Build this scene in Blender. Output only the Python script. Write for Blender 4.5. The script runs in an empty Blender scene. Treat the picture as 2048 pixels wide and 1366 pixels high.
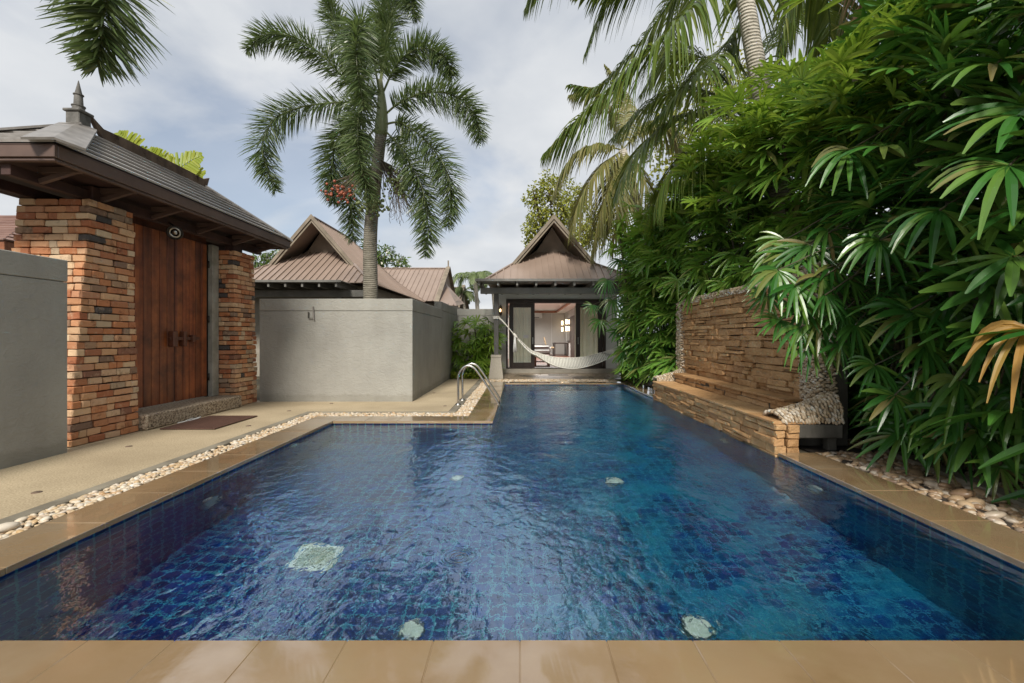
import bpy, math, random
import numpy as np
from mathutils import Vector, Matrix
R = math.radians
rng = np.random.default_rng(7)
random.seed(7)
sc = bpy.context.scene
COL = sc.collection

# ------------------------------------------------------------------ camera, sky, sun, exposure
F, VX, VY, H = 910.0, 1040.0, 674.0, 1.25
cam = bpy.data.cameras.new('camera')
co = bpy.data.objects.new('camera', cam); COL.objects.link(co)
cam.sensor_width = 36; cam.lens = 36*F/2048
co.location = (0, 0, H); co.rotation_euler = (R(90), 0, 0)
cam.shift_x = -(VX-1024)/2048; cam.shift_y = -(683-VY)/2048
cam.clip_start = .05; cam.clip_end = 3000
sc.camera = co

SUN_EL, SUN_AZ = 42, 184          # azimuth clockwise from +Y: behind the camera, a little to the left
w = bpy.data.worlds.new('World'); sc.world = w; w.use_nodes = True
nt = w.node_tree; nt.nodes.clear()
def wn(t, **k):
    n = nt.nodes.new(t)
    for a, b in k.items(): setattr(n, a, b)
    return n
out = wn('ShaderNodeOutputWorld'); bg = wn('ShaderNodeBackground'); bg.inputs['Strength'].default_value = .08
sky = wn('ShaderNodeTexSky'); sky.sky_type = 'NISHITA'; sky.sun_disc = False
sky.sun_elevation = R(SUN_EL); sky.sun_rotation = R(SUN_AZ); sky.air_density = 1.0; sky.dust_density = 1.5
tc = wn('ShaderNodeTexCoord'); sep = wn('ShaderNodeSeparateXYZ'); nt.links.new(tc.outputs['Generated'], sep.inputs[0])
zz = wn('ShaderNodeMath', operation='MAXIMUM'); nt.links.new(sep.outputs['Z'], zz.inputs[0]); zz.inputs[1].default_value = 0
za_ = wn('ShaderNodeMath', operation='ADD'); nt.links.new(zz.outputs[0], za_.inputs[0]); za_.inputs[1].default_value = .28
dx = wn('ShaderNodeMath', operation='DIVIDE'); dy = wn('ShaderNodeMath', operation='DIVIDE')
nt.links.new(sep.outputs['X'], dx.inputs[0]); nt.links.new(za_.outputs[0], dx.inputs[1])
nt.links.new(sep.outputs['Y'], dy.inputs[0]); nt.links.new(za_.outputs[0], dy.inputs[1])
cmb = wn('ShaderNodeCombineXYZ'); nt.links.new(dx.outputs[0], cmb.inputs[0]); nt.links.new(dy.outputs[0], cmb.inputs[1])
n1 = wn('ShaderNodeTexNoise'); n1.inputs['Scale'].default_value = 1.1; n1.inputs['Detail'].default_value = 7; n1.inputs['Roughness'].default_value = .52
n1.inputs['Distortion'].default_value = .35
mp = wn('ShaderNodeMapping'); mp.inputs['Location'].default_value = (3.1, 1.7, 0); nt.links.new(cmb.outputs[0], mp.inputs[0]); nt.links.new(mp.outputs[0], n1.inputs['Vector'])
cr = wn('ShaderNodeValToRGB'); cr.color_ramp.elements[0].position = .36; cr.color_ramp.elements[1].position = .50
cr.color_ramp.elements[0].color = (.42, .42, .42, 1); cr.color_ramp.elements[1].color = (.97, .97, .97, 1)
nt.links.new(n1.outputs['Fac'], cr.inputs[0])
n2 = wn('ShaderNodeTexNoise'); n2.inputs['Scale'].default_value = 2.3; n2.inputs['Detail'].default_value = 5
nt.links.new(cmb.outputs[0], n2.inputs['Vector'])
cc = wn('ShaderNodeValToRGB'); cc.color_ramp.elements[0].position = .3; cc.color_ramp.elements[1].position = .7
cc.color_ramp.elements[0].color = (4.7, 5.0, 5.4, 1); cc.color_ramp.elements[1].color = (6.6, 6.7, 6.8, 1)
nt.links.new(n2.outputs['Fac'], cc.inputs[0])
mx = wn('ShaderNodeMix', data_type='RGBA'); nt.links.new(cr.outputs[0], mx.inputs['Factor']); nt.links.new(sky.outputs[0], mx.inputs['A']); nt.links.new(cc.outputs[0], mx.inputs['B'])
nt.links.new(mx.outputs['Result'], bg.inputs[0]); nt.links.new(bg.outputs[0], out.inputs[0])

sl = bpy.data.lights.new('sun', 'SUN'); sl.energy = 2.9; sl.angle = R(12); sl.color = (1, .95, .87)
so = bpy.data.objects.new('sun', sl); COL.objects.link(so)
sd = Vector((math.sin(R(SUN_AZ))*math.cos(R(SUN_EL)), math.cos(R(SUN_AZ))*math.cos(R(SUN_EL)), math.sin(R(SUN_EL))))
so.rotation_euler = sd.to_track_quat('Z', 'Y').to_euler(); so.location = (0, -5, 20)

sc.view_settings.view_transform = 'Standard'; sc.view_settings.look = 'None'
sc.view_settings.exposure = 0.68; sc.view_settings.gamma = 1
cy = sc.cycles
cy.max_bounces = 8; cy.diffuse_bounces = 3; cy.glossy_bounces = 4; cy.transmission_bounces = 6; cy.transparent_max_bounces = 8
cy.sample_clamp_indirect = 12; cy.use_denoising = True; cy.blur_glossy = .5

# ------------------------------------------------------------------ helpers
def P(px, py, d): return np.array([(px-VX)*d/F, d, H-(py-VY)*d/F])

def tag(o, label=None, cat=None, group=None, kind=None):
    if label: o['label'] = label
    if cat: o['category'] = cat
    if group: o['group'] = group
    if kind: o['kind'] = kind
    return o
WL = {}
def empty(name, loc, label, cat, group=None):
    o = bpy.data.objects.new(name, None); COL.objects.link(o); o.location = tuple(float(v) for v in loc); o.empty_display_size = .1
    WL[o.name] = np.array(loc, float)
    return tag(o, label, cat, group)
def wloc(o): return WL.get(o.name, np.zeros(3)) if o is not None else np.zeros(3)

def link_mesh(name, V, Fs, mat, parent=None, smooth=False, uv=None, origin=None):
    """V (n,3) world coordinates; Fs a list of int arrays, each (m,3) or (m,4)"""
    V = np.asarray(V, float)
    if parent is not None: org = wloc(parent)
    elif origin is not None: org = np.array(origin, float)
    else: org = np.array([(V[:, 0].min()+V[:, 0].max())/2, (V[:, 1].min()+V[:, 1].max())/2, V[:, 2].min()])
    me = bpy.data.meshes.new(name)
    Fs = [np.asarray(f, np.int64) for f in Fs if len(f)]
    me.vertices.add(len(V)); me.vertices.foreach_set('co', (V-org).astype(np.float32).ravel())
    idx = np.concatenate([f.ravel() for f in Fs]).astype(np.int32)
    tot = np.concatenate([np.full(len(f), f.shape[1]) for f in Fs]).astype(np.int32)
    st = np.concatenate([[0], np.cumsum(tot)[:-1]]).astype(np.int32)
    me.loops.add(len(idx)); me.loops.foreach_set('vertex_index', idx)
    me.polygons.add(len(tot)); me.polygons.foreach_set('loop_start', st); me.polygons.foreach_set('loop_total', tot)
    me.polygons.foreach_set('use_smooth', np.full(len(tot), bool(smooth)))
    me.update(calc_edges=True); me.validate()
    if uv is not None:
        l = me.uv_layers.new(name='uv'); l.data.foreach_set('uv', np.asarray(uv, np.float32).ravel())
    me.materials.append(mat)
    o = bpy.data.objects.new(name, me); COL.objects.link(o)
    if parent is not None:
        o.parent = parent; WL[o.name] = org
    else:
        o.location = org; WL[o.name] = org
    return o

class MB:
    def __init__(s): s.v = []; s.f3 = []; s.f4 = []; s.n = 0
    def add(s, V, Fs):
        V = np.asarray(V, float).reshape(-1, 3)
        for f in Fs:
            f = np.asarray(f, np.int64)
            if len(f) == 0: continue
            (s.f3 if f.shape[1] == 3 else s.f4).append(f+s.n)
        s.v.append(V); s.n += len(V); return s
    def poly(s, pts):
        n = len(pts)
        if n == 4: return s.add(pts, [[[0, 1, 2, 3]]])
        return s.add(pts, [[[0, i, i+1] for i in range(1, n-1)]])
    def box(s, x0, x1, y0, y1, z0, z1, b=0):
        if b: return s.inst(CH, [np.diag([1, 1, 1])], [[0, 0, 0]], V=chbox(x0, x1, y0, y1, z0, z1, b))
        V = [(x, y, z) for z in (z0, z1) for y in (y0, y1) for x in (x0, x1)]
        return s.add(V, [[[0, 2, 3, 1], [4, 5, 7, 6], [0, 1, 5, 4], [2, 6, 7, 3], [0, 4, 6, 2], [1, 3, 7, 5]]])
    def inst(s, T, M, O, V=None):
        if V is not None: return s.add(V, T[1])
        M = np.asarray(M, float); O = np.asarray(O, float)
        v = np.einsum('nij,kj->nki', M, T[0])+O[:, None, :]
        k = len(T[0]); off = np.arange(len(O))*k
        return s.add(v.reshape(-1, 3), [(np.asarray(f)[None]+off[:, None, None]).reshape(-1, np.asarray(f).shape[1]) for f in T[1]])
    def hexa(s, p):           # 8 points: bottom 4 ccw, top 4 ccw
        return s.add(p, [[[3, 2, 1, 0], [4, 5, 6, 7], [0, 1, 5, 4], [1, 2, 6, 5], [2, 3, 7, 6], [3, 0, 4, 7]]])
    def bar(s, a, b, wd, ht, up=(0, 0, 1)):     # rectangular bar along a-b
        a = np.array(a, float); b = np.array(b, float); d = (b-a)/np.linalg.norm(b-a)
        u = np.array(up, float); sd_ = np.cross(d, u); sd_ /= np.linalg.norm(sd_); u = np.cross(sd_, d)
        q = [a-sd_*wd/2-u*ht/2, a+sd_*wd/2-u*ht/2, a+sd_*wd/2+u*ht/2, a-sd_*wd/2+u*ht/2]
        return s.hexa([*q, *[x+(b-a) for x in q]])
    def tube(s, pts, rad, n=8, cap=True):
        pts = np.asarray(pts, float); m = len(pts)
        rad = np.full(m, rad) if np.isscalar(rad) else np.asarray(rad, float)
        t = np.gradient(pts, axis=0); t /= np.linalg.norm(t, axis=1)[:, None]
        ref = np.array([0, 0, 1.]) if abs(t[0][2]) < .8 else np.array([1., 0, 0])
        V = []
        u = np.cross(t[0], ref); u /= np.linalg.norm(u)
        for i in range(m):
            u = u-t[i]*np.dot(u, t[i]); u /= np.linalg.norm(u); v_ = np.cross(t[i], u)
            a = np.arange(n)*2*np.pi/n
            V.append(pts[i]+rad[i]*(np.cos(a)[:, None]*u+np.sin(a)[:, None]*v_))
        V = np.concatenate(V); f = []
        for i in range(m-1):
            for j in range(n):
                f.append([i*n+j, i*n+(j+1) % n, (i+1)*n+(j+1) % n, (i+1)*n+j])
        f3 = []
        if cap:
            V = np.vstack([V, pts[0], pts[-1]]); k = m*n
            for j in range(n):
                f3.append([k, (j+1) % n, j]); f3.append([k+1, (m-1)*n+j, (m-1)*n+(j+1) % n])
        return s.add(V, [f, f3])
    def lathe(s, c, prof, n=16, axis='z'):       # prof (r, h)
        c = np.array(c, float); a = np.arange(n)*2*np.pi/n; V = []
        for r, h in prof:
            for t in a:
                q = (r*math.cos(t), r*math.sin(t), h)
                if axis == 'x': q = (h, q[0], q[1])
                if axis == 'y': q = (q[0], h, q[1])
                V.append(c+np.array(q))
        m = len(prof)
        f = [[i*n+j, i*n+(j+1) % n, (i+1)*n+(j+1) % n, (i+1)*n+j] for i in range(m-1) for j in range(n)]
        return s.add(V, [f])
    def build(s, name, mat, parent=None, smooth=False, origin=None):
        V = np.concatenate(s.v); Fs = []
        if s.f3: Fs.append(np.concatenate(s.f3))
        if s.f4: Fs.append(np.concatenate(s.f4))
        return link_mesh(name, V, Fs, mat, parent, smooth, origin=origin)

def chamfer_template(c=.15):
    V = []; idx = {}
    for sx in (-1, 1):
        for sy in (-1, 1):
            for sz in (-1, 1):
                for ax in range(3):
                    p = [sx*(1-c), sy*(1-c), sz*(1-c)]; p[ax] = (sx, sy, sz)[ax]
                    idx[(sx, sy, sz, ax)] = len(V); V.append(p)
    f4 = []; f3 = []
    for ax in range(3):
        o1, o2 = (ax+1) % 3, (ax+2) % 3
        for s_ in (-1, 1):
            q = []
            for a, b in ((-1, -1), (1, -1), (1, 1), (-1, 1)):
                k = [0, 0, 0]; k[ax] = s_; k[o1] = a; k[o2] = b; q.append(idx[(*k, ax)])
            f4.append(q if s_ > 0 else q[::-1])
    for ax in range(3):      # edges along ax
        o1, o2 = (ax+1) % 3, (ax+2) % 3
        for a in (-1, 1):
            for b in (-1, 1):
                def k(s_, w_):
                    t = [0, 0, 0]; t[ax] = s_; t[o1] = a; t[o2] = b; return idx[(*t, w_)]
                q = [k(-1, o1), k(1, o1), k(1, o2), k(-1, o2)]
                f4.append(q if a*b > 0 else q[::-1])
    for sx in (-1, 1):
        for sy in (-1, 1):
            for sz in (-1, 1):
                q = [idx[(sx, sy, sz, i)] for i in range(3)]
                f3.append(q if sx*sy*sz > 0 else q[::-1])
    return (np.array(V, float)/2, [np.array(f4), np.array(f3)])
CH = chamfer_template(.16)
CHS = chamfer_template(.34)
def chbox(x0, x1, y0, y1, z0, z1, b):
    V = np.zeros((24, 3)); T = chamfer_template(.5)[0]*2
    c = np.array([(x0+x1)/2, (y0+y1)/2, (z0+z1)/2]); h = np.array([x1-x0, y1-y0, z1-z0])/2
    sg = np.sign(T); full = np.abs(T) > .99
    return c+sg*np.where(full, h, h-b)
def ico(sub=1):
    import bmesh
    bm = bmesh.new(); bmesh.ops.create_icosphere(bm, subdivisions=sub, radius=1)
    V = np.array([v.co[:] for v in bm.verts]); Fc = np.array([[v.index for v in f.verts] for f in bm.faces]); bm.free()
    return (V, [Fc])
ICO2 = ico(2); ICO1 = ico(1)
def unit(a): return a/np.maximum(np.linalg.norm(a, axis=-1, keepdims=True), 1e-9)
def rotz(a):
    c, s = np.cos(a), np.sin(a); z = np.zeros_like(c); o = np.ones_like(c)
    return np.stack([np.stack([c, -s, z], -1), np.stack([s, c, z], -1), np.stack([z, z, o], -1)], -2)
def rotx(a):
    c, s = np.cos(a), np.sin(a); z = np.zeros_like(c); o = np.ones_like(c)
    return np.stack([np.stack([o, z, z], -1), np.stack([z, c, -s], -1), np.stack([z, s, c], -1)], -2)
def roty(a):
    c, s = np.cos(a), np.sin(a); z = np.zeros_like(c); o = np.ones_like(c)
    return np.stack([np.stack([c, z, s], -1), np.stack([z, o, z], -1), np.stack([-s, z, c], -1)], -2)

def blades(Pp, D, N, L, Wd, droop, prof, fold=0., twist=0.):
    n = len(Pp); k = len(prof)-1
    t = np.linspace(0, 1, k+1)[None, :, None]
    L = np.broadcast_to(L, n)[:, None, None]; Wd = np.broadcast_to(Wd, n)[:, None, None]; g = np.broadcast_to(droop, n)[:, None, None]
    D = unit(D)[:, None]; Z = np.array([0, 0, -1.])
    pts = Pp[:, None]+D*L*t*(1-.25*g*t)+Z*g*L*t*t
    tan = D*(1-.5*g*t)+Z*2*g*t
    side = unit(np.cross(tan, N[:, None])); nn = unit(np.cross(side, tan))
    pr = np.array(prof)[None, :, None]
    l = pts-side*Wd/2*pr; r = pts+side*Wd/2*pr
    if fold:
        m = pts-nn*Wd*fold*pr
        V = np.stack([l, m, r], 2); c = 3
    else:
        V = np.stack([l, r], 2); c = 2
    V = V.reshape(-1, 3)
    f = []
    for i in range(k):
        for j in range(c-1):
            a = i*c+j; f.append([a, a+1, a+c+1, a+c])
    f = np.array(f); st = (k+1)*c
    return V, [(f[None]+(np.arange(n)*st)[:, None, None]).reshape(-1, 4)]

def spline(pts, n):
    pts = np.asarray(pts, float); m = len(pts)
    seg = np.linalg.norm(np.diff(pts, axis=0), axis=1)**.5; s = np.concatenate([[0], np.cumsum(seg)])
    pp = np.vstack([2*pts[0]-pts[1], pts, 2*pts[-1]-pts[-2]])
    out_ = []
    for q in np.linspace(0, s[-1], n):
        i = min(np.searchsorted(s, q, side='right')-1, m-2); t = (q-s[i])/max(s[i+1]-s[i], 1e-9)
        p0, p1, p2, p3 = pp[i], pp[i+1], pp[i+2], pp[i+3]
        out_.append(.5*((2*p1)+(-p0+p2)*t+(2*p0-5*p1+4*p2-p3)*t*t+(-p0+3*p1-3*p2+p3)*t**3))
    return np.array(out_)

# ------------------------------------------------------------------ materials
def newmat(name):
    m = bpy.data.materials.new(name); m.use_nodes = True; nt = m.node_tree
    b = nt.nodes['Principled BSDF']; return m, nt, b
def c4(c): return (*c, 1)
def ramp(nt, fac, cols, pos=None, const=False):
    r = nt.nodes.new('ShaderNodeValToRGB'); e = r.color_ramp.elements
    n = len(cols)
    if pos is None: pos = [i/(n-1) for i in range(n)]
    while len(e) < n: e.new(.5)
    for i in range(n): e[i].position = pos[i]; e[i].color = c4(cols[i])
    if const: r.color_ramp.interpolation = 'CONSTANT'
    nt.links.new(fac, r.inputs[0]); return r.outputs[0]
def noise(nt, scale, detail=5, rough=.55, vec=None, stretch=None, dist=0):
    n = nt.nodes.new('ShaderNodeTexNoise'); n.inputs['Scale'].default_value = scale; n.inputs['Detail'].default_value = detail; n.inputs['Roughness'].default_value = rough
    n.inputs['Distortion'].default_value = dist
    tc = nt.nodes.new('ShaderNodeTexCoord'); v = vec or tc.outputs['Object']
    if stretch:
        mp = nt.nodes.new('ShaderNodeMapping'); mp.inputs['Scale'].default_value = stretch; nt.links.new(v, mp.inputs[0]); v = mp.outputs[0]
    nt.links.new(v, n.inputs['Vector']); return n.outputs['Fac']
def bump(nt, b, h, strength, dist=.01, prev=None):
    k = nt.nodes.new('ShaderNodeBump'); k.inputs['Strength'].default_value = strength; k.inputs['Distance'].default_value = dist
    nt.links.new(h, k.inputs['Height'])
    if prev is not None: nt.links.new(prev, k.inputs['Normal'])
    nt.links.new(k.outputs[0], b.inputs['Normal']); return k.outputs[0]
def mixc(nt, fac, a, b, mode='MIX'):
    m = nt.nodes.new('ShaderNodeMix'); m.data_type = 'RGBA'; m.blend_type = mode
    for s_, v in (('Factor', fac), ('A', a), ('B', b)):
        if hasattr(v, 'is_linked') or hasattr(v, 'links'): nt.links.new(v, m.inputs[s_])
        elif s_ == 'Factor': m.inputs[s_].default_value = v
        else: m.inputs[s_].default_value = c4(v)
    return m.outputs['Result']
def mathn(nt, op, a, b=None):
    m = nt.nodes.new('ShaderNodeMath'); m.operation = op
    for i, v in enumerate((a, b)):
        if v is None: continue
        if hasattr(v, 'links'): nt.links.new(v, m.inputs[i])
        else: m.inputs[i].default_value = v
    return m.outputs[0]
def simple(name, cols, rough=.6, scale=4, detail=6, b=0, bscale=30, bdist=.01, stretch=None, metal=0, island=None, iamt=.5, rvar=0, spec=.5, coat=0, pos=(.35, .65)):
    m, nt, p = newmat(name)
    if len(cols) == 1: cols = [cols[0], cols[0]]
    pos = list(np.linspace(pos[0], pos[1], len(cols)))
    nf = noise(nt, scale, detail, stretch=stretch)
    c = ramp(nt, nf, cols, pos)
    if island:
        g = nt.nodes.new('ShaderNodeNewGeometry')
        ic = ramp(nt, g.outputs['Random Per Island'], island, const=False)
        c = mixc(nt, iamt, c, ic)
    nt.links.new(c, p.inputs['Base Color'])
    p.inputs['Roughness'].default_value = rough; p.inputs['Metallic'].default_value = metal; p.inputs['Specular IOR Level'].default_value = spec
    p.inputs['Coat Weight'].default_value = coat
    if rvar:
        mr = nt.nodes.new('ShaderNodeMapRange'); nt.links.new(noise(nt, scale*1.7, 4), mr.inputs[0])
        mr.inputs[1].default_value = .3; mr.inputs[2].default_value = .7; mr.inputs[3].default_value = max(.03, rough-rvar); mr.inputs[4].default_value = rough+rvar
        nt.links.new(mr.outputs[0], p.inputs['Roughness'])
    if b: bump(nt, p, noise(nt, bscale, 8, .6, stretch=stretch), b, bdist)
    return m

def leafmat(name, cols, rough=.38, trans=.3, tcol=None, spec=.5):
    m, nt, p = newmat(name)
    g = nt.nodes.new('ShaderNodeNewGeometry')
    c = ramp(nt, g.outputs['Random Per Island'], cols)
    c2 = mixc(nt, mathn(nt, 'MULTIPLY', noise(nt, 1.3, 3), .5), c, cols[len(cols)//2])
    nt.links.new(c2, p.inputs['Base Color']); p.inputs['Roughness'].default_value = rough; p.inputs['Specular IOR Level'].default_value = spec
    t = nt.nodes.new('ShaderNodeBsdfTranslucent'); tm = mixc(nt, .5, c2, tcol or (.12, .22, .02)); nt.links.new(tm, t.inputs[0])
    ms = nt.nodes.new('ShaderNodeMixShader'); ms.inputs[0].default_value = trans
    nt.links.new(p.outputs[0], ms.inputs[1]); nt.links.new(t.outputs[0], ms.inputs[2])
    nt.links.new(ms.outputs[0], nt.nodes['Material Output'].inputs[0]); return m

M = {}
M['stucco'] = simple('grey_stucco', [(.27, .26, .232), (.325, .315, .28)], .85, 1.2, 8, b=0)
def stucco_fix(m):
    nt = m.node_tree; p = nt.nodes['Principled BSDF']
    a = noise(nt, 9, 6, .6, stretch=(1, 1, 1.6), dist=1.2); bb = noise(nt, 70, 4, .6)
    s_ = mathn(nt, 'ADD', a, mathn(nt, 'MULTIPLY', bb, .25))
    bump(nt, p, s_, .4, .04)
    c = p.inputs['Base Color'].links[0].from_socket
    st = ramp(nt, noise(nt, 1.5, 8, .65, stretch=(1, 1, .3)), [(.90, .89, .87), (1.04, 1.04, 1.03)], [.34, .56]); c = mixc(nt, 1.0, c, st, 'MULTIPLY')
    tcn = nt.nodes.new('ShaderNodeTexCoord'); sz = nt.nodes.new('ShaderNodeSeparateXYZ'); nt.links.new(tcn.outputs['Object'], sz.inputs[0])
    hz = mathn(nt, 'ADD', sz.outputs[2], mathn(nt, 'MULTIPLY', noise(nt, 5, 7, .7), -.22)); gr_ = ramp(nt, hz, [(.48, .45, .36), (1, 1, 1)], [0.0, .05])
    c = mixc(nt, .3, c, gr_, 'MULTIPLY'); nt.links.new(c, p.inputs['Base Color'])
stucco_fix(M['stucco'])
M['paving'] = simple('washed_aggregate_paving', [(.30, .235, .145), (.44, .355, .235), (.56, .47, .33)], .75, 75, 3, b=.35, bscale=160, bdist=.004, pos=(.3, .7))
def paving_fix(m):
    nt = m.node_tree; p = nt.nodes['Principled BSDF']; c = p.inputs['Base Color'].links[0].from_socket
    big = ramp(nt, noise(nt, .9, 6), [(.78, .76, .72), (1.06, 1.05, 1.02)], [.35, .65])
    nt.links.new(mixc(nt, 1.0, c, big, 'MULTIPLY'), p.inputs['Base Color'])
paving_fix(M['paving'])
M['kerb'] = simple('concrete_kerb', [(.15, .13, .095), (.27, .24, .18)], .8, 3, 8, b=.4, bscale=40)
def copingmat():
    m, nt, p = newmat('sandstone_coping')
    c = ramp(nt, noise(nt, 2.2, 8, .6), [(.21, .135, .065), (.29, .195, .105), (.33, .235, .135)], [.3, .5, .7])
    geo = nt.nodes.new('ShaderNodeNewGeometry')
    c = mixc(nt, .2, c, ramp(nt, geo.outputs['Random Per Island'], [(.17, .11, .055), (.27, .195, .115)]))
    nt.links.new(c, p.inputs['Base Color'])
    mr = nt.nodes.new('ShaderNodeMapRange'); nt.links.new(noise(nt, 1.6, 5), mr.inputs[0])
    mr.inputs[1].default_value = .35; mr.inputs[2].default_value = .65; mr.inputs[3].default_value = .05; mr.inputs[4].default_value = .22
    nt.links.new(mr.outputs[0], p.inputs['Roughness'])
    bump(nt, p, noise(nt, 14, 5), .12, .01); p.inputs['Specular IOR Level'].default_value = .8
    wet = ramp(nt, noise(nt, 1.1, 6, .6), [(0, 0, 0), (1, 1, 1)], [.40, .52]); nt.links.new(wet, p.inputs['Coat Weight']); p.inputs['Coat Roughness'].default_value = .04; p.inputs['Coat IOR'].default_value = 1.9
    return m
M['coping'] = copingmat()
M['brick'] = None
def brickmat():
    m, nt, p = newmat('old_brick')
    g = nt.nodes.new('ShaderNodeNewGeometry')
    c = ramp(nt, g.outputs['Random Per Island'], [(.44, .17, .07), (.50, .22, .10), (.34, .12, .055), (.52, .28, .14), (.62, .44, .27), (.50, .24, .12), (.58, .37, .21), (.17, .10, .07), (.60, .46, .30), (.42, .16, .075), (.07, .06, .055)],
             [0, .13, .25, .37, .48, .58, .68, .77, .83, .93, .975])
    st = ramp(nt, noise(nt, 6, 8, .7), [(.38, .30, .25), (1.06, 1.05, 1.04)], [.33, .45])
    c = mixc(nt, .8, c, st, 'MULTIPLY')
    wh = mathn(nt, 'MULTIPLY', ramp(nt, noise(nt, 11, 7, .7), [(0, 0, 0), (1, 1, 1)], [.55, .72]), .5)
    c = mixc(nt, wh, c, (.62, .46, .30))
    nt.links.new(c, p.inputs['Base Color']); p.inputs['Roughness'].default_value = .88
    a = mathn(nt, 'ADD', noise(nt, 22, 8, .65), mathn(nt, 'MULTIPLY', noise(nt, 90, 4), .4)); bump(nt, p, a, .7, .012)
    return m
M['brick'] = brickmat()
M['mortar'] = simple('dark_mortar', [(.05, .035, .028), (.1, .07, .05)], .95, 8)
M['slate'] = simple('stacked_sandstone', [(.32, .17, .07), (.47, .27, .115), (.54, .34, .17)], .62, 5, 9, b=1, bscale=13, bdist=.04, island=[(.32, .16, .065), (.52, .31, .14), (.40, .21, .085), (.58, .39, .20)], iamt=.5, pos=(.3, .7), rvar=.2)
M['pebble'] = simple('cream_pebble', [(.36, .27, .17), (.5, .41, .29)], .45, 30, island=[(.32, .23, .14), (.46, .34, .21), (.58, .48, .35), (.30, .21, .12), (.66, .60, .50), (.40, .28, .16)], iamt=.9)
M['river'] = simple('white_yellow_pebbles', [(.5, .42, .3), (.6, .55, .45)], .4, 40, island=[(.56, .49, .38), (.46, .29, .12), (.62, .57, .48), (.50, .35, .18), (.64, .60, .53), (.38, .21, .08), (.56, .47, .34)], iamt=.88)
M['riverdark'] = simple('brown_pebbles', [(.3, .2, .12), (.4, .3, .2)], .35, 40, island=[(.20, .12, .065), (.32, .20, .11), (.42, .30, .18), (.24, .15, .08), (.55, .48, .38), (.16, .09, .05)], iamt=.88)
M['soil'] = simple('dark_soil', [(.02, .014, .01), (.05, .035, .022)], .95, 9, b=.6, bscale=30)
M['earth'] = simple('garden_ground', [(.06, .05, .03), (.12, .10, .06)], .95, 1.5, b=.4, bscale=20)
M['concrete'] = simple('weathered_concrete', [(.05, .045, .035), (.13, .12, .10)], .85, 4, 8, b=.4, bscale=25, stretch=(1, 1, .4))
M['villawall'] = simple('villa_wall_paint', [(.58, .56, .51), (.63, .61, .56)], .8, 2, b=.2)
M['jamb'] = simple('pale_concrete_jamb', [(.22, .21, .17), (.36, .34, .29)], .85, 5, b=.3)
M['aggregate'] = simple('pebbledash_step', [(.10, .07, .045), (.33, .25, .17), (.46, .38, .28)], .8, 38, 2, b=.9, bscale=40, bdist=.015, pos=(.35, .62))
M['pedestal'] = simple('fine_aggregate', [(.28, .25, .2), (.42, .38, .31)], .8, 80, 2, b=.3, bscale=90)
def woodmat(name, cols, rough, st, b=.3):
    m, nt, p = newmat(name)
    c = ramp(nt, noise(nt, 9, 8, .65, stretch=st), cols, list(np.linspace(.3, .7, len(cols))))
    g = nt.nodes.new('ShaderNodeNewGeometry')
    gi = ramp(nt, g.outputs['Random Per Island'], [(.55, .52, .5), (1.2, 1.2, 1.2)])
    c = mixc(nt, 1, c, gi, 'MULTIPLY')
    sp = ramp(nt, noise(nt, 2.6, 8, .7), [(.35, .3, .28), (1.1, 1.1, 1.1)], [.35, .6]); c = mixc(nt, .9, c, sp, 'MULTIPLY')
    nt.links.new(c, p.inputs['Base Color']); p.inputs['Roughness'].default_value = rough
    bump(nt, p, noise(nt, 22, 6, .6, stretch=st), b, .006); return m
M['door'] = woodmat('red_brown_hardwood', [(.12, .026, .008), (.25, .065, .017), (.36, .115, .03)], .42, (1, 1, .06))
M['doorhard'] = woodmat('worn_dark_wood', [(.10, .035, .018), (.17, .06, .03)], .5, (1, 1, .2))
M['eave'] = simple('brown_eave_board', [(.075, .045, .036), (.12, .075, .058)], .5, 2.5, b=.1)
M['under'] = simple('dark_eave_timber', [(.035, .016, .013), (.065, .03, .023)], .7, 4)
M['rooflap'] = simple('grey_brown_roof_board', [(.40, .375, .35), (.50, .475, .45)], .28, 3, 7, b=.05, bscale=12, rvar=.08, stretch=(3, .6, 3))
M['hipcap'] = simple('weathered_roof_cap', [(.16, .145, .13), (.26, .24, .22)], .4, 8, 8, b=.2)
M['finial'] = simple('grey_finial', [(.09, .085, .075), (.17, .16, .145)], .7, 10, b=.3)
M['roofmetal'] = simple('taupe_metal_roof', [(.25, .185, .145), (.30, .225, .18)], .42, .9, 6, rvar=.06)
M['barge'] = simple('weathered_barge_board', [(.15, .12, .085), (.25, .205, .15)], .7, 3, 8, b=.2, stretch=(1, 1, 1))
M['gablet'] = simple('brown_gable_panel', [(.17, .13, .10), (.24, .19, .145)], .7, 3)
M['darkwood'] = simple('dark_stained_wood', [(.028, .018, .014), (.05, .033, .026)], .4, 5, stretch=(1, 1, .2))
M['greybeam'] = simple('grey_painted_beam', [(.13, .125, .11), (.19, .18, .165)], .6, 3)
M['column'] = simple('dark_column_paint', [(.06, .055, .048), (.085, .08, .07)], .55, 3)
M['plinth'] = simple('plinth_concrete', [(.26, .235, .19), (.34, .31, .26)], .7, 3, b=.2)
M['slab'] = simple('brown_stone_slab', [(.19, .14, .09), (.30, .23, .155)], .35, 2, 8, rvar=.15)
M['steel'] = simple('brushed_stainless', [(.5, .48, .45), (.6, .58, .55)], .25, 20, metal=1, stretch=(1, 1, 20))
M['white'] = simple('white_plastic', [(.7, .7, .68)], .4)
M['cotton'] = simple('white_cotton_cord', [(.6, .57, .5), (.72, .69, .62)], .9, 60, b=.6, bscale=140)
M['curtain'] = leafmat('cream_curtain', [(.8, .79, .66), (.84, .83, .7)], .9, .45, (.9, .9, .75), .1)
M['roomwall'] = simple('grey_room_wall', [(.44, .42, .39), (.48, .46, .43)], .8, 2)
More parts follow.
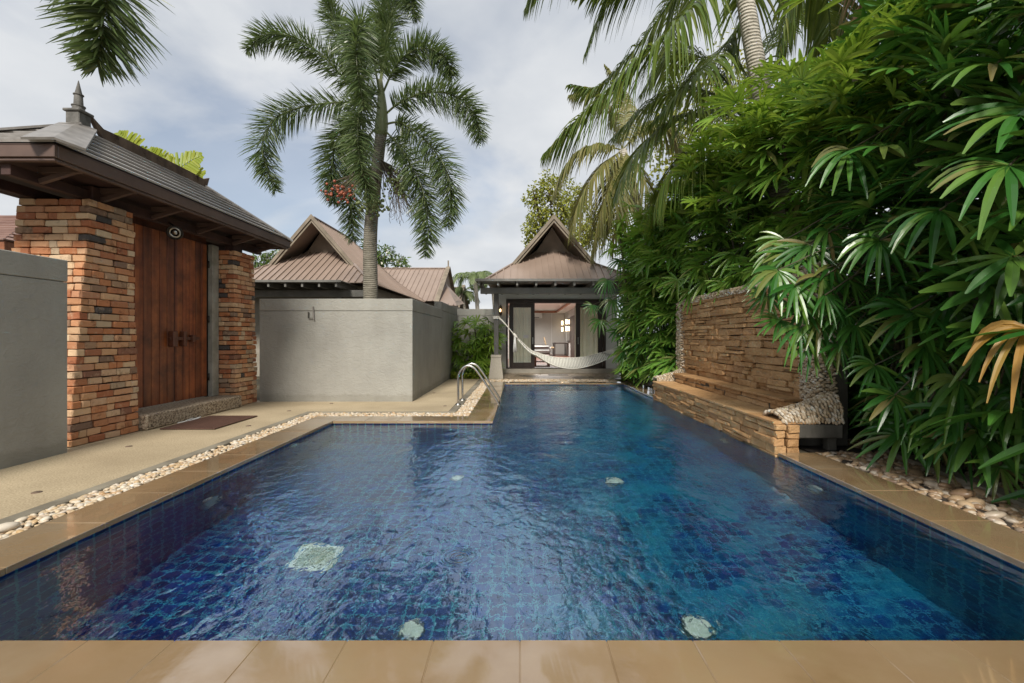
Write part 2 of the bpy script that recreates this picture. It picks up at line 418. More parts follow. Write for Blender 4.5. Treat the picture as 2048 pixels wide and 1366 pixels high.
M['roomceil'] = simple('white_ceiling', [(.7, .68, .63)], .8)
M['roomfloor'] = simple('red_wood_floor', [(.10, .03, .016), (.16, .055, .03)], .3, 6, stretch=(4, .5, 1))
M['redwood'] = simple('red_brown_timber', [(.20, .07, .03), (.30, .11, .045)], .5, 8)
M['cloth'] = simple('tan_upholstery', [(.33, .23, .13), (.42, .31, .19)], .9, 20)
M['linen'] = simple('grey_white_linen', [(.3, .295, .28), (.36, .355, .34)], .9, 3)
M['mirror'] = simple('mirror_glass', [(.6, .6, .6)], .05, metal=1)
M['mat'] = simple('brown_slatted_mat', [(.065, .03, .02), (.11, .055, .038)], .6, 12, stretch=(1, 6, 1), b=.3)
M['rope'] = simple('white_rope', [(.6, .6, .58)], .8)
M['shell'] = simple('dark_metal', [(.05, .045, .04)], .4, metal=.8)
M['chrome'] = simple('satin_lamp_metal', [(.45, .45, .42)], .3, metal=1)
M['tilefarm'] = simple('pink_brown_roof_tile', [(.22, .13, .105), (.3, .19, .155)], .6, 3)
M['trunk'] = None
def trunkmat(name, cols, ring=18, rb=.6):
    m, nt, p = newmat(name)
    c = ramp(nt, noise(nt, 7, 8, .7, stretch=(1, 1, 1.5)), cols, list(np.linspace(.3, .7, len(cols))))
    wv = nt.nodes.new('ShaderNodeTexWave'); wv.bands_direction = 'Z'; wv.inputs['Scale'].default_value = ring/6.28*1.; wv.inputs['Distortion'].default_value = 1.6; wv.inputs['Detail'].default_value = 3; wv.inputs['Detail Scale'].default_value = 2
    tc = nt.nodes.new('ShaderNodeTexCoord'); nt.links.new(tc.outputs['Object'], wv.inputs['Vector'])
    r2 = ramp(nt, wv.outputs['Fac'], [(.45, .42, .38), (1, 1, 1), (1.05, 1.05, 1.05)], [0, .22, 1])
    nt.links.new(mixc(nt, .8, c, r2, 'MULTIPLY'), p.inputs['Base Color']); p.inputs['Roughness'].default_value = .9
    h = mathn(nt, 'ADD', wv.outputs['Fac'], noise(nt, 40, 6)); bump(nt, p, h, rb, .02); return m
M['foxtrunk'] = trunkmat('grey_ringed_palm_trunk', [(.12, .11, .08), (.22, .20, .155), (.28, .25, .20)], 50)
M['cocotrunk'] = trunkmat('pale_coconut_trunk', [(.30, .27, .22), (.48, .44, .37), (.58, .54, .47)], 34, .8)
M['bark'] = simple('brown_bark', [(.07, .045, .03), (.16, .11, .075)], .9, 6, b=.8, bscale=20, stretch=(1, 1, .4))
M['stem'] = simple('green_cane', [(.03, .035, .015), (.10, .08, .04)], .7, 12, stretch=(1, 1, 3), b=.4)
M['shaft'] = simple('pale_green_crownshaft', [(.16, .19, .08), (.26, .26, .14)], .5, 4, stretch=(1, 1, .3))
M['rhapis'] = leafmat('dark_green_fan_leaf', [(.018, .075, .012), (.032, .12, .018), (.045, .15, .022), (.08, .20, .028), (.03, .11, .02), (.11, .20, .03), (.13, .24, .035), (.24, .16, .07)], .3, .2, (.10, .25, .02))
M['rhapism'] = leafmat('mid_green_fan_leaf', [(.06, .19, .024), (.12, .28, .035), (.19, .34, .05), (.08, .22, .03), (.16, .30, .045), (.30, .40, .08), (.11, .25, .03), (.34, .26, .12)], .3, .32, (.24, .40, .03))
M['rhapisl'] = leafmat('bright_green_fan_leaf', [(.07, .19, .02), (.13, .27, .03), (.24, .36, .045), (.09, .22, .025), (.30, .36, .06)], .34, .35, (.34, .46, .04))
M['fox'] = leafmat('foxtail_leaflet', [(.06, .10, .035), (.12, .16, .06), (.08, .125, .045), (.22, .25, .11), (.07, .11, .04)], .33, .3, (.18, .26, .05))
M['coco'] = leafmat('coconut_leaflet', [(.05, .10, .02), (.08, .15, .028), (.15, .20, .04), (.06, .12, .022), (.24, .25, .06)], .33, .35, (.34, .38, .04))
M['cocoy'] = leafmat('yellowing_palm_leaflet', [(.12, .15, .035), (.20, .20, .06), (.27, .24, .09), (.09, .14, .03)], .45, .35, (.35, .32, .06))
M['dry'] = leafmat('dry_brown_leaf', [(.22, .15, .08), (.32, .23, .13), (.16, .10, .05)], .8, .2, (.3, .2, .1))
M['ochre'] = leafmat('withering_orange_leaf', [(.34, .15, .02), (.26, .18, .03), (.38, .20, .035), (.14, .16, .03)], .5, .2, (.35, .15, .02))
M['treel'] = leafmat('yellow_green_leaf', [(.24, .27, .03), (.36, .36, .05), (.16, .20, .025), (.42, .38, .06)], .5, .35, (.4, .4, .05))
M['frang'] = leafmat('plumeria_leaf', [(.05, .10, .02), (.09, .15, .03), (.14, .19, .04)], .4, .3)
M['flower'] = simple('white_blossom', [(.75, .72, .62)], .6)
M['farpalm'] = leafmat('pale_distant_palm_leaf', [(.10, .15, .05), (.16, .21, .08), (.22, .26, .12)], .5, .3)
M['areca'] = leafmat('lime_palm_leaf', [(.16, .24, .02), (.28, .34, .03), (.36, .38, .05)], .4, .4, (.5, .5, .04))
M['cover'] = leafmat('yellow_green_groundcover', [(.18, .26, .02), (.3, .34, .03), (.10, .18, .02)], .4, .3)
M['fruitg'] = simple('green_palm_fruit', [(.14, .18, .06), (.22, .26, .10)], .4, 6)
M['fruitr'] = simple('orange_red_palm_fruit', [(.25, .055, .03), (.36, .11, .05)], .4, 6)
M['twig'] = simple('brown_fruit_stalk', [(.10, .075, .05), (.16, .12, .08)], .8, 8)

def emis(name, col, st):
    m, nt, p = newmat(name); p.inputs['Emission Color'].default_value = c4(col); p.inputs['Emission Strength'].default_value = st
    p.inputs['Base Color'].default_value = c4(col); return m
M['bulb'] = emis('warm_lamp_glass', (1, .62, .28), 4)
M['bulbw'] = emis('wall_lamp_glass', (1, .78, .5), 2.5)
def glassmat():
    m, nt, p = newmat('window_glass')
    g = nt.nodes.new('ShaderNodeBsdfGlossy'); g.inputs['Roughness'].default_value = .01
    t = nt.nodes.new('ShaderNodeBsdfTransparent'); t.inputs[0].default_value = (.93, .96, .94, 1)
    fr = nt.nodes.new('ShaderNodeFresnel'); fr.inputs[0].default_value = 1.5
    ms = nt.nodes.new('ShaderNodeMixShader'); nt.links.new(fr.outputs[0], ms.inputs[0]); nt.links.new(t.outputs[0], ms.inputs[1]); nt.links.new(g.outputs[0], ms.inputs[2])
    nt.links.new(ms.outputs[0], nt.nodes['Material Output'].inputs[0]); return m
M['glass'] = glassmat()

# ------------------------------------------------------------------ layout constants
PX0, PX1, PXM = -2.8, 2.8, -.42
PY0, PYM, PY1 = 1.85, 6.77, 12.3
WZ = -.045
DEEP = -1.25
CW = .39

# ------------------------------------------------------------------ ground, basin, water
g = MB(); BIG = 400
zg = -.03
xs = [-BIG, PX0-.02, PXM-.02, PX1+.02, BIG]; ys = [-BIG, PY0-.02, PYM+.02, PY1+.02, BIG]
for i in range(4):
    for j in range(4):
        hole = (i in (1, 2) and j == 1) or (i == 2 and j == 2)
        if not hole: g.add([(xs[i], ys[j], zg), (xs[i+1], ys[j], zg), (xs[i+1], ys[j+1], zg), (xs[i], ys[j+1], zg)], [[[0, 1, 2, 3]]])
tag(g.build('ground', M['earth'], origin=(0, 0, 0)), kind='structure')

def tilemat():
    m, nt, p = newmat('blue_pool_tile')
    uv = nt.nodes.new('ShaderNodeTexCoord')
    b = nt.nodes.new('ShaderNodeTexBrick'); b.offset = 0; b.squash = 1; b.inputs['Scale'].default_value = 1
    b.inputs['Brick Width'].default_value = .115; b.inputs['Row Height'].default_value = .115; b.inputs['Mortar Size'].default_value = .009; b.inputs['Mortar Smooth'].default_value = .3
    b.inputs['Color1'].default_value = (.0004, .019, .14, 1); b.inputs['Color2'].default_value = (.0006, .042, .25, 1); b.inputs['Mortar'].default_value = (.04, .27, .38, 1)
    nt.links.new(uv.outputs['UV'], b.inputs['Vector'])
    # dappled light painted into the tile colour as turquoise drifts along the lane
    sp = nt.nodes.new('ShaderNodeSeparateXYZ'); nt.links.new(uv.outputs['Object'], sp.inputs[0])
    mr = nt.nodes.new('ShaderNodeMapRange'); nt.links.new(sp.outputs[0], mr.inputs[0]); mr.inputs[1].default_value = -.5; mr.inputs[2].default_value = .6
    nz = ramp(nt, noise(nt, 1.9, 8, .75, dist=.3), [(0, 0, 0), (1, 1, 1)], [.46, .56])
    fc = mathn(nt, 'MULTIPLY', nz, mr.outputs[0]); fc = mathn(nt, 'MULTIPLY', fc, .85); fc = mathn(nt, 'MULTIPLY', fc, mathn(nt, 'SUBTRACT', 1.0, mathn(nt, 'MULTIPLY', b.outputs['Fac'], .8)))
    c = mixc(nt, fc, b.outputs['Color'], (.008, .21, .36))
    nt.links.new(c, p.inputs['Base Color']); p.inputs['Roughness'].default_value = .3
    return m
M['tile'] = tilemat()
bm_v = []; bm_f = []; bm_uv = []
def bq(a, b, c, d, uvs):
    k = len(bm_v); bm_v.extend([a, b, c, d]); bm_f.append([k, k+1, k+2, k+3]); bm_uv.extend(uvs)
zt = -.012
def wally(x, y0, y1): bq((x, y0, DEEP), (x, y1, DEEP), (x, y1, zt), (x, y0, zt), [(y0, DEEP), (y1, DEEP), (y1, zt), (y0, zt)])
def wallx(y, x0, x1): bq((x0, y, DEEP), (x1, y, DEEP), (x1, y, zt), (x0, y, zt), [(x0, DEEP), (x1, DEEP), (x1, zt), (x0, zt)])
wally(PX0, PY0, PYM); wally(PXM, PYM, PY1); wally(PX1, PY0, PYM); wally(PX1, PYM, PY1)
wallx(PY0, PX0, PXM); wallx(PY0, PXM, PX1); wallx(PYM, PX0, PXM); wallx(PY1, PXM, PX1)
def fl(x0, x1, y0, y1): bq((x0, y0, DEEP), (x1, y0, DEEP), (x1, y1, DEEP), (x0, y1, DEEP), [(x0, y0), (x1, y0), (x1, y1), (x0, y1)])
fl(PX0, PXM, PY0, PYM); fl(PXM, PX1, PY0, PYM); fl(PXM, PX1, PYM, PY1)
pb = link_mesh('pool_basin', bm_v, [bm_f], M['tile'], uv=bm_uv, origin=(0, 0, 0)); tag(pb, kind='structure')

def watermat():
    m, nt, p = newmat('pool_water')
    nt.nodes.remove(p)
    tc = nt.nodes.new('ShaderNodeTexCoord')
    a = noise(nt, 3.2, 3, .5, stretch=(1.0, .75, 1), dist=.6)
    b = noise(nt, 11, 3, .55, stretch=(1, .6, 1), dist=.4)
    c = noise(nt, 34, 2, .5, stretch=(1, .7, 1))
    patch = ramp(nt, noise(nt, .55, 3), [(.35, .35, .35), (1, 1, 1)], [.38, .62])
    h = mathn(nt, 'ADD', mathn(nt, 'MULTIPLY', a, .95), mathn(nt, 'MULTIPLY', mathn(nt, 'MULTIPLY', b, .6), patch))
    h = mathn(nt, 'ADD', h, mathn(nt, 'MULTIPLY', mathn(nt, 'MULTIPLY', c, .16), patch))
    # rings where drops have fallen
    for (cx, cy_, r0, amp) in ((-.36, 2.68, .17, .10), (-2.3, 3.75, .22, .05), (2.1, 4.6, .3, .04)):
        vd = nt.nodes.new('ShaderNodeVectorMath'); vd.operation = 'DISTANCE'; nt.links.new(tc.outputs['Object'], vd.inputs[0]); vd.inputs[1].default_value = (cx, cy_, 0)
        s_ = mathn(nt, 'SINE', mathn(nt, 'MULTIPLY', vd.outputs['Value'], 6.283/.034))
        e_ = nt.nodes.new('ShaderNodeMapRange'); nt.links.new(vd.outputs['Value'], e_.inputs[0]); e_.inputs[1].default_value = 0; e_.inputs[2].default_value = r0; e_.inputs[3].default_value = amp; e_.inputs[4].default_value = 0
        h = mathn(nt, 'ADD', h, mathn(nt, 'MULTIPLY', s_, e_.outputs[0]))
    k = nt.nodes.new('ShaderNodeBump'); k.inputs['Strength'].default_value = 1; k.inputs['Distance'].default_value = .022; nt.links.new(h, k.inputs['Height'])
    gl = nt.nodes.new('ShaderNodeBsdfGlossy'); gl.inputs['Roughness'].default_value = .012; gl.inputs[0].default_value = (.78, .93, 1, 1)
    rf = nt.nodes.new('ShaderNodeBsdfRefraction'); rf.inputs['IOR'].default_value = 1.33; rf.inputs['Roughness'].default_value = 0; rf.inputs[0].default_value = (.86, .97, 1, 1)
    fr = nt.nodes.new('ShaderNodeFresnel'); gm = nt.nodes.new('ShaderNodeNewGeometry')
    io = nt.nodes.new('ShaderNodeMapRange'); nt.links.new(gm.outputs['Backfacing'], io.inputs[0]); io.inputs[3].default_value = 3.1; io.inputs[4].default_value = 1.33; nt.links.new(io.outputs[0], fr.inputs['IOR'])
    ms = nt.nodes.new('ShaderNodeMixShader')
    k2 = nt.nodes.new('ShaderNodeBump'); k2.inputs['Strength'].default_value = 1; k2.inputs['Distance'].default_value = .010; nt.links.new(h, k2.inputs['Height'])
    for n_ in (gl, fr): nt.links.new(k.outputs[0], n_.inputs['Normal'])
    nt.links.new(k2.outputs[0], rf.inputs['Normal'])
    nt.links.new(fr.outputs[0], ms.inputs[0]); nt.links.new(rf.outputs[0], ms.inputs[1]); nt.links.new(gl.outputs[0], ms.inputs[2])
    nt.links.new(ms.outputs[0], nt.nodes['Material Output'].inputs[0]); return m
M['water'] = watermat()
wt = MB()
wt.add([(PX0-.004, PY0-.004, WZ), (PXM, PY0-.004, WZ), (PX1+.004, PY0-.004, WZ), (PX1+.004, PYM+.004, WZ), (PXM, PYM+.004, WZ), (PX0-.004, PYM+.004, WZ), (PX1+.004, PY1+.004, WZ), (PXM-.004, PY1+.004, WZ), (PXM-.004, PYM+.004, WZ)],
       [[[0, 1, 4, 5], [1, 2, 3, 4], [8, 3, 6, 7]]])
wo = wt.build('water', M['water'], origin=(0, 0, WZ), smooth=True); tag(wo, kind='structure')

# coping: separate slabs with fine joints, one object
cp = MB()
def slabs(x0, x1, y0, y1, along, step=.35, z1=.005, z0=-.035):
    L = (x1-x0) if along == 'x' else (y1-y0); n = max(1, round(L/step)); s_ = L/n
    cp.box(x0+.006, x1-.006, y0+.006, y1-.006, -.032, .0015)
    for i in range(n):
        q = .0011; dz = rng.uniform(-.0006, .0006)
        if along == 'x': cp.box(x0+i*s_+q, x0+(i+1)*s_-q, y0, y1, z0, z1+dz, b=.003)
        else: cp.box(x0, x1, y0+i*s_+q, y0+(i+1)*s_-q, z0, z1+dz, b=.003)
ov = .02
slabs(PX0-CW, PX1+CW, PY0-.75, PY0-.385, 'x', .36)
slabs(PX0-CW, PX1+CW, PY0-.38, PY0+ov, 'x', .36)
slabs(PX0-CW, PX0+ov, PY0+ov+.003, PYM+CW, 'y', .6)
slabs(PX0+ov+.003, PXM+ov, PYM-ov, PYM+CW, 'x', .5)
slabs(PXM-CW, PXM+ov, PYM+CW+.003, PY1+CW, 'y', .6)
slabs(PXM+ov+.003, PX1-ov-.003, PY1-ov, PY1+CW, 'x', .5)
slabs(PX1-ov, PX1+CW, PY0+ov+.003, 4.90, 'y', .6)
slabs(PX1-ov, PX1+CW, 9.46, PY1+CW, 'y', .6)
tag(cp.build('pool_coping', M['coping'], origin=(0, 0, 0)), kind='structure')

# kerbs and terrace
kb = MB()
SW = .25
xk = PX0-CW-SW; yk = PYM+CW+.34; xl = PXM-CW-.26
kb.box(xk-.12, xk, -4, yk+.12, -.03, .004, .008)
kb.box(xk+.003, xl-.003, yk, yk+.12, -.03, .004, .008)
kb.box(xl-.13, xl, yk+.123, 13.45, -.03, .004, .008)
tag(kb.build('kerb', M['kerb'], origin=(0, 0, 0)), kind='structure')
tr = MB()
tr.box(-5.2, xk-.124, -4, yk+.124, -.028, 0)
tr.box(-5.2, xl-.134, yk+.127, 8.95, -.028, 0)
tr.box(-2.3, xl-.134, 8.953, 13.45, -.028, 0)
tag(tr.build('terrace_paving', M['paving'], origin=(0, 0, 0)), kind='structure')
hs = MB(); hs.box(-2.0, 4.2, 13.453, 15.79, -.028, .004)
tag(hs.build('veranda_paving', M['slab'], origin=(0, 0, 0)), kind='structure')
sb = MB(); sb.box(PX1+CW+.002, 7.5, -3, 13.3, -.029, -.012)
tag(sb.build('planting_bed_soil', M['soil'], origin=(0, 0, 0)), kind='structure')
bk = MB(); bk.box(-2.9-.39, 3.3, -4, 1.09, -.028, 0)
tag(bk.build('near_terrace_paving', M['paving'], origin=(0, 0, 0)), kind='structure')

def pebbles(mb, regs, dens, size, z=0., tmpl=ICO2, big=0):
    for (x0, x1, y0, y1) in regs:
        n = int((x1-x0)*(y1-y0)*dens)
        if n < 1: continue
        pos = np.stack([rng.uniform(x0, x1, n), rng.uniform(y0, y1, n), np.zeros(n)], -1)
        s_ = size*rng.uniform(.65, 1.35, n)
        if big: s_ *= np.where(rng.random(n) < .05, big, 1)
        S = np.stack([s_*rng.uniform(.95, 1.5, n), s_*rng.uniform(.7, 1, n), s_*rng.uniform(.4, .65, n)], -1)
        Rm = rotz(rng.uniform(0, 6.28, n)) @ rotx(rng.normal(0, .25, n)) @ roty(rng.normal(0, .2, n))
        pos[:, 2] = z+S[:, 2]*rng.uniform(.2, 1.1, n)-.012
        mb.inst(tmpl, Rm*S[:, None, :], pos)
e = .01
pm = MB(); A = PX0-CW-e
pebbles(pm, [(xk+.02, A, 1.2, 4.5)], 1500, .020)
pebbles(pm, [(xk+.02, A, 4.5, yk-.02)], 1300, .020, tmpl=ICO1)
pebbles(pm, [(A, PXM-CW-e, PYM+CW+.02, yk-.02), (xl+.02, PXM-CW-e, yk-.03, PY1+CW)], 1300, .021, tmpl=ICO1)
pebbles(pm, [(xl+.02, PX1, PY1+CW+.02, 13.43)], 700, .022, tmpl=ICO1)
pm.inst(ICO2, [rotz(np.array([1.1]))[0]*np.array([.075, .042, .03])], [[-3.32, 2.93, .022]])
tag(pm.build('pebbles', M['river'], smooth=True, origin=(0, 0, 0)), 'strip of white and honey pebbles between the pool coping and the terrace kerb', 'pebbles', kind='stuff')
pr = MB()
pebbles(pr, [(PX1+CW+.02, 3.85, 2.2, 4.95)], 620, .030, -.01, big=1.6)
pebbles(pr, [(3.85, 5.0, 2.4, 5.6)], 420, .030, -.01, tmpl=ICO1, big=1.6)
pebbles(pr, [(PX1+CW+.02, 3.6, 9.7, 13)], 300, .028, -.01, tmpl=ICO1)
tag(pr.build('pebbles', M['riverdark'], smooth=True, origin=(0, 0, 0)), 'bed of brown and cream river pebbles under the fan palms on the right', 'pebbles', kind='stuff')
kb2 = MB(); kb2.hexa([(3.46, 2.1, -.012), (3.66, 2.1, -.012), (4.10, 4.9, -.012), (3.92, 4.9, -.012), (3.48, 2.1, .035), (3.64, 2.1, .035), (4.08, 4.9, .035), (3.94, 4.9, .035)])
tag(kb2.build('planting_bed_kerb', M['kerb'], origin=(0, 0, 0)), kind='structure')

# terrace studs
for i, (px, py, lb) in enumerate(((147/2, 840+290/2, 'small brown cap set in the paving nearest the left grey wall'), (258, 893, 'small brown cap in the paving before the near brick pillar'),
        (497, 852, 'small brown cap in the paving just pool-side of the mat'), (663, 807, 'small brown cap in paving at the foot of the middle grey wall'),
        (578, 822, 'small brown cap in paving left of the pebble strip corner'), (890, 812, 'small brown cap in the paving beside the pool handrails'), (868, 786, 'small brown cap in the paving along the wall side face'))):
    d = F*H/(py-VY); x = (px-VX)*d/F
    s_ = MB(); s_.lathe((x, d, .0), [(.001, .006), (.028, .006), (.034, .003), (.035, .0)], 14)
    tag(s_.build('paving_stud', M['bark'], smooth=True), lb, 'paving stud', 'round caps in the paving')

# pool lights and drains, found by following the refracted sight line to the basin
def under(px, py, zfloor=DEEP+.006):
    d = np.array([(px-VX)/F, 1, -(py-VY)/F]); d /= np.linalg.norm(d)
    t = (WZ-H)/d[2]; p = np.array([0, 0, H])+d*t
    r = 1/1.33; c1 = -d[2]; c2 = math.sqrt(1-r*r*(1-c1*c1)); q = r*d+(r*c1-c2)*np.array([0, 0, 1.])
    ts = (zfloor-p[2])/q[2]; hit = ('floor', ts)
    for nm, X in (('left', PX0), ('right', PX1)):
        if q[0] != 0:
            tt = (X-p[0])/q[0]
            if 0 < tt < hit[1]: hit = (nm, tt)
    return hit[0], p+q*hit[1]
lights = [(420, 1003, 'large pale round pool light low on the left pool wall', .12), (586, 890, 'small pale pool light on left wall near the inner corner', .09),
          (1632, 978, 'pale round pool light on the right wall beyond the stone bench', .10), (1450, 881, 'small pool light on the right wall under the stone bench', .10),
          (1228, 963, 'pale round fitting on the floor of the long lane', .09), (915, 957, 'pale round fitting on the floor in the bright sky reflection', .08),
          (822, 1262, 'pale round floor fitting at the near coping left of centre', .09), (1395, 1258, 'pale round floor fitting at the near coping right of centre', .10)]
M['grate'] = simple('stained_drain_grate', [(.25, .34, .22), (.6, .62, .45)], .5, 14, pos=(.4, .6))
M['lens'] = simple('frosted_white_lens', [(.85, .88, .74)], .3)
for px, py, lb, r in lights:
    wl, p = under(px, py); t = empty('pool_light', p, lb, 'pool light', 'round fittings set in the pool')
    ax = 'z' if wl == 'floor' else 'x'; sg = {'floor': 1, 'left': 1, 'right': -1}[wl]
    a = MB(); a.lathe(p, [(r*.82, .022*sg), (r*.9, .03*sg), (r, .022*sg), (r*1.04, 0)], 24, ax); a.build('rim', M['chrome'], t, True)
    a = MB(); a.lathe(p, [(.001, .026*sg), (r*.5, .024*sg), (r*.82, .018*sg)], 24, ax); a.build('lens', M['lens'], t, True)
wl, p = under(632, 1115); p[2] = DEEP+.006
t = empty('floor_drain', p, 'square white drain grate on the pool floor at left', 'drain')
a = MB(); s_ = .16
for (x0, x1, y0, y1) in ((-s_, s_, -s_, -s_+.03), (-s_, s_, s_-.03, s_), (-s_, -s_+.03, -s_+.03, s_-.03), (s_-.03, s_, -s_+.03, s_-.03)): a.box(p[0]+x0, p[0]+x1, p[1]+y0, p[1]+y1, p[2], p[2]+.02)
a.build('frame', M['lens'], t)
a = MB()
for i in range(7): a.box(p[0]-s_+.03, p[0]+s_-.03, p[1]-s_+.045+i*.036, p[1]-s_+.071+i*.036, p[2]+.001, p[2]+.015)
a.build('grate', M['grate'], t)

# ------------------------------------------------------------------ grey garden walls
def gwall(name, boxes, groove, label):
    t = empty(name, ((boxes[0][0]+boxes[0][1])/2, (boxes[0][2]+boxes[0][3])/2, 0), label, 'garden wall')
    a = MB()
    for (x0, x1, y0, y1, z1) in boxes: a.box(x0, x1, y0, y1, -.02, z1-.24, .006)
    a.build('wall_body', M['stucco'], t)
    a = MB()
    for (x0, x1, y0, y1, z1) in boxes: a.box(x0-.003, x1+.003, y0-.003, y1+.003, z1-.234, z1, .008)
    a.build('wall_cap', M['stucco'], t); return t
gwall('garden_wall', [(-5.07, -4.9, -3, 4.93, 2.08)], 1, 'grey stucco wall on the left running up to the near brick pillar')
gwall('garden_wall', [(-5.04, -2.08, 8.8, 8.98, 1.99), (-2.26, -2.08, 8.983, 12.15, 1.99)], 1, 'grey stucco wall turning its corner below the tall foxtail palm')
gwall('garden_wall', [(-2.29, -2.1, 12.156, 15.2, 2.20)], 1, 'higher grey wall section stepping up beyond the corner wall')
gwall('garden_wall', [(-2.29, -.83, 15.4, 15.58, 2.20)], 1, 'grey rear wall behind the green fan palm bush beside the veranda')
# bracket on the wall
t = empty('wall_hook', (-4.03, 8.78, 1.55), 'small rusty hose hook on the middle grey wall', 'hook')
a = MB(); q = lambda px, py: P(px, py, 8.77)
a.bar(q(626, 613), q(628, 640), .022, .02, (0, 1, 0)); a.build('hook_plate', M['hipcap'], t)
a = MB(); a.bar(q(617, 624), q(617, 636), .016, .03, (0, 1, 0)); a.bar(q(616, 636), q(627, 636.5), .012, .012); a.build('hook_arm', M['concrete'], t)

# ------------------------------------------------------------------ brick gate
def brick_pillar(label, bx0, bx1, by0, by1, tx0, tx1, ty0, ty1, h):
    t = empty('brick_pillar', ((bx0+bx1)/2, (by0+by1)/2, 0), label, 'brick pillar', 'brick gate pillars')
    cz = .084; n = int(h/cz); a = MB(); core = MB()
    i_ = .05
    core.hexa([(bx0+i_, by0+i_, 0), (bx1-i_, by0+i_, 0), (bx1-i_, by1-i_, 0), (bx0+i_, by1-i_, 0), (tx0+i_, ty0+i_, h-.04), (tx1-i_, ty0+i_, h-.04), (tx1-i_, ty1-i_, h-.04), (tx0+i_, ty1-i_, h-.04)])
    core.build('mortar_core', M['mortar'], t)
    Ms = []; Os = []; V = []
    for k in range(n):
        f = (k+.5)/n; x0 = bx0+(tx0-bx0)*f; x1 = bx1+(tx1-bx1)*f; y0 = by0+(ty0-by0)*f; y1 = by1+(ty1-by1)*f
        j = rng.normal(0, .006, 4); x0 += j[0]; x1 += j[1]; y0 += j[2]; y1 += j[3]
        zc = (k+.5)*h/n; par = k % 2
        for face in range(4):
            if face in (0, 2): u0, u1 = (x0, x1) if par else (x0+.105, x1-.105)
            else: u0, u1 = (y0+.105, y1-.105) if par else (y0, y1)
            u = u0
            while u < u1-.03:
                L = rng.choice([.11, .2, .23, .26, .16], p=[.16, .3, .24, .14, .16])*rng.uniform(.9, 1.1)
                if u1-u-L < .075: L = u1-u
                dpt = .11; off = rng.normal(0, .004); hh = h/n-.010*rng.uniform(.5, 1.6)
                c_ = u+L/2; gap = .007*rng.uniform(.5, 1.8)
                if face == 0: ctr = (c_, y0+dpt/2+off, zc); S = (L-gap, dpt, hh)
                elif face == 2: ctr = (c_, y1-dpt/2+off, zc); S = (L-gap, dpt, hh)
                elif face == 1: ctr = (x1-dpt/2+off, c_, zc); S = (dpt, L-gap, hh)
                else: ctr = (x0+dpt/2+off, c_, zc); S = (dpt, L-gap, hh)
                Ms.append((rotz(rng.normal(0, .012)) @ rotx(rng.normal(0, .012)) @ roty(rng.normal(0, .012)))*np.array(S)); Os.append(ctr)
                u += L
    T = chamfer_template(.17); k = len(T[0])
    v = np.einsum('nij,kj->nki', np.array(Ms), T[0])+rng.normal(0, .0025, (len(Ms), k, 3))+np.array(Os)[:, None]
    off = np.arange(len(Os))*k
    a.add(v.reshape(-1, 3), [(f[None]+off[:, None, None]).reshape(-1, f.shape[1]) for f in T[1]])
    a.build('brickwork', M['brick'], t, smooth=False)
    return t
brick_pillar('large old brick pillar at the near side of the wooden gate', -6.05, -5.06, 5.10, 6.05, -5.97, -5.12, 5.41, 6.03, 2.90)
brick_pillar('slimmer old brick pillar at the far side of the wooden gate', -5.95, -5.07, 8.12, 8.80, -5.9, -5.10, 8.11, 8.74, 2.80)

t = empty('gate_step', (-5.2, 7.1, 0), 'pebbledash doorstep block below the wooden gate', 'step')
a = MB(); a.box(-5.65, -4.97, 6.06, 8.14, 0, .212, .02); a.build('step_block', M['aggregate'], t)

t = empty('door_jamb', (-5.5, 7.95, .212), 'pale grey concrete jamb beside the far brick pillar', 'door jamb')
a = MB(); a.box(-5.62, -5.36, 7.93, 8.10, .213, 2.86, .006); a.build('jamb_post', M['jamb'], t)

gate = empty('wooden_gate', (-5.45, 7.1, .212), 'pair of tall red brown plank gate doors with wooden bolt', 'gate')
def leaf(y0, y1, n):
    a = MB(); w_ = (y1-y0)/n
    for i in range(n): a.box(-5.46, -5.42+rng.uniform(-.002, .002), y0+i*w_+.006, y0+(i+1)*w_-.006, .235, 2.85, .005)
    o = a.build('door_leaf', M['door'], gate); k = MB(); k.box(-5.475, -5.455, y0, y1, .24, 2.84); k.build('backing_board', M['under'], o); return o
leaf(6.10, 7.14, 7); leaf(7.18, 7.88, 5)
a = MB(); a.box(-5.54, -5.465, 6.06, 7.92, 2.86, 2.96); a.box(-5.54, -5.465, 6.02, 6.09, .212, 2.86); a.build('door_frame', M['doorhard'], gate)
a = MB(); a.box(-5.475, -5.43, 7.885, 7.925, .22, 2.85, .004)
for z in (.5, 1.5, 2.45): a.lathe((-5.41, 7.90, z), [(.001, 0), (.017, 0), (.017, .12), (.001, .12)], 10)
a.build('hinge_post', M['shell'], gate, True)
a = MB(); a.box(-5.418, -5.33, 7.0, 7.10, 1.10, 1.34, .008); a.build('bolt_block', M['doorhard'], gate)
a = MB(); a.box(-5.418, -5.34, 7.24, 7.31, 1.10, 1.34, .008); a.build('bolt_block', M['doorhard'], gate)
a = MB(); a.box(-5.40, -5.36, 6.98, 7.62, 1.20, 1.25, .005); a.box(-5.40, -5.33, 7.42, 7.48, 1.17, 1.28, .006); a.build('bolt_bar', M['doorhard'], gate)
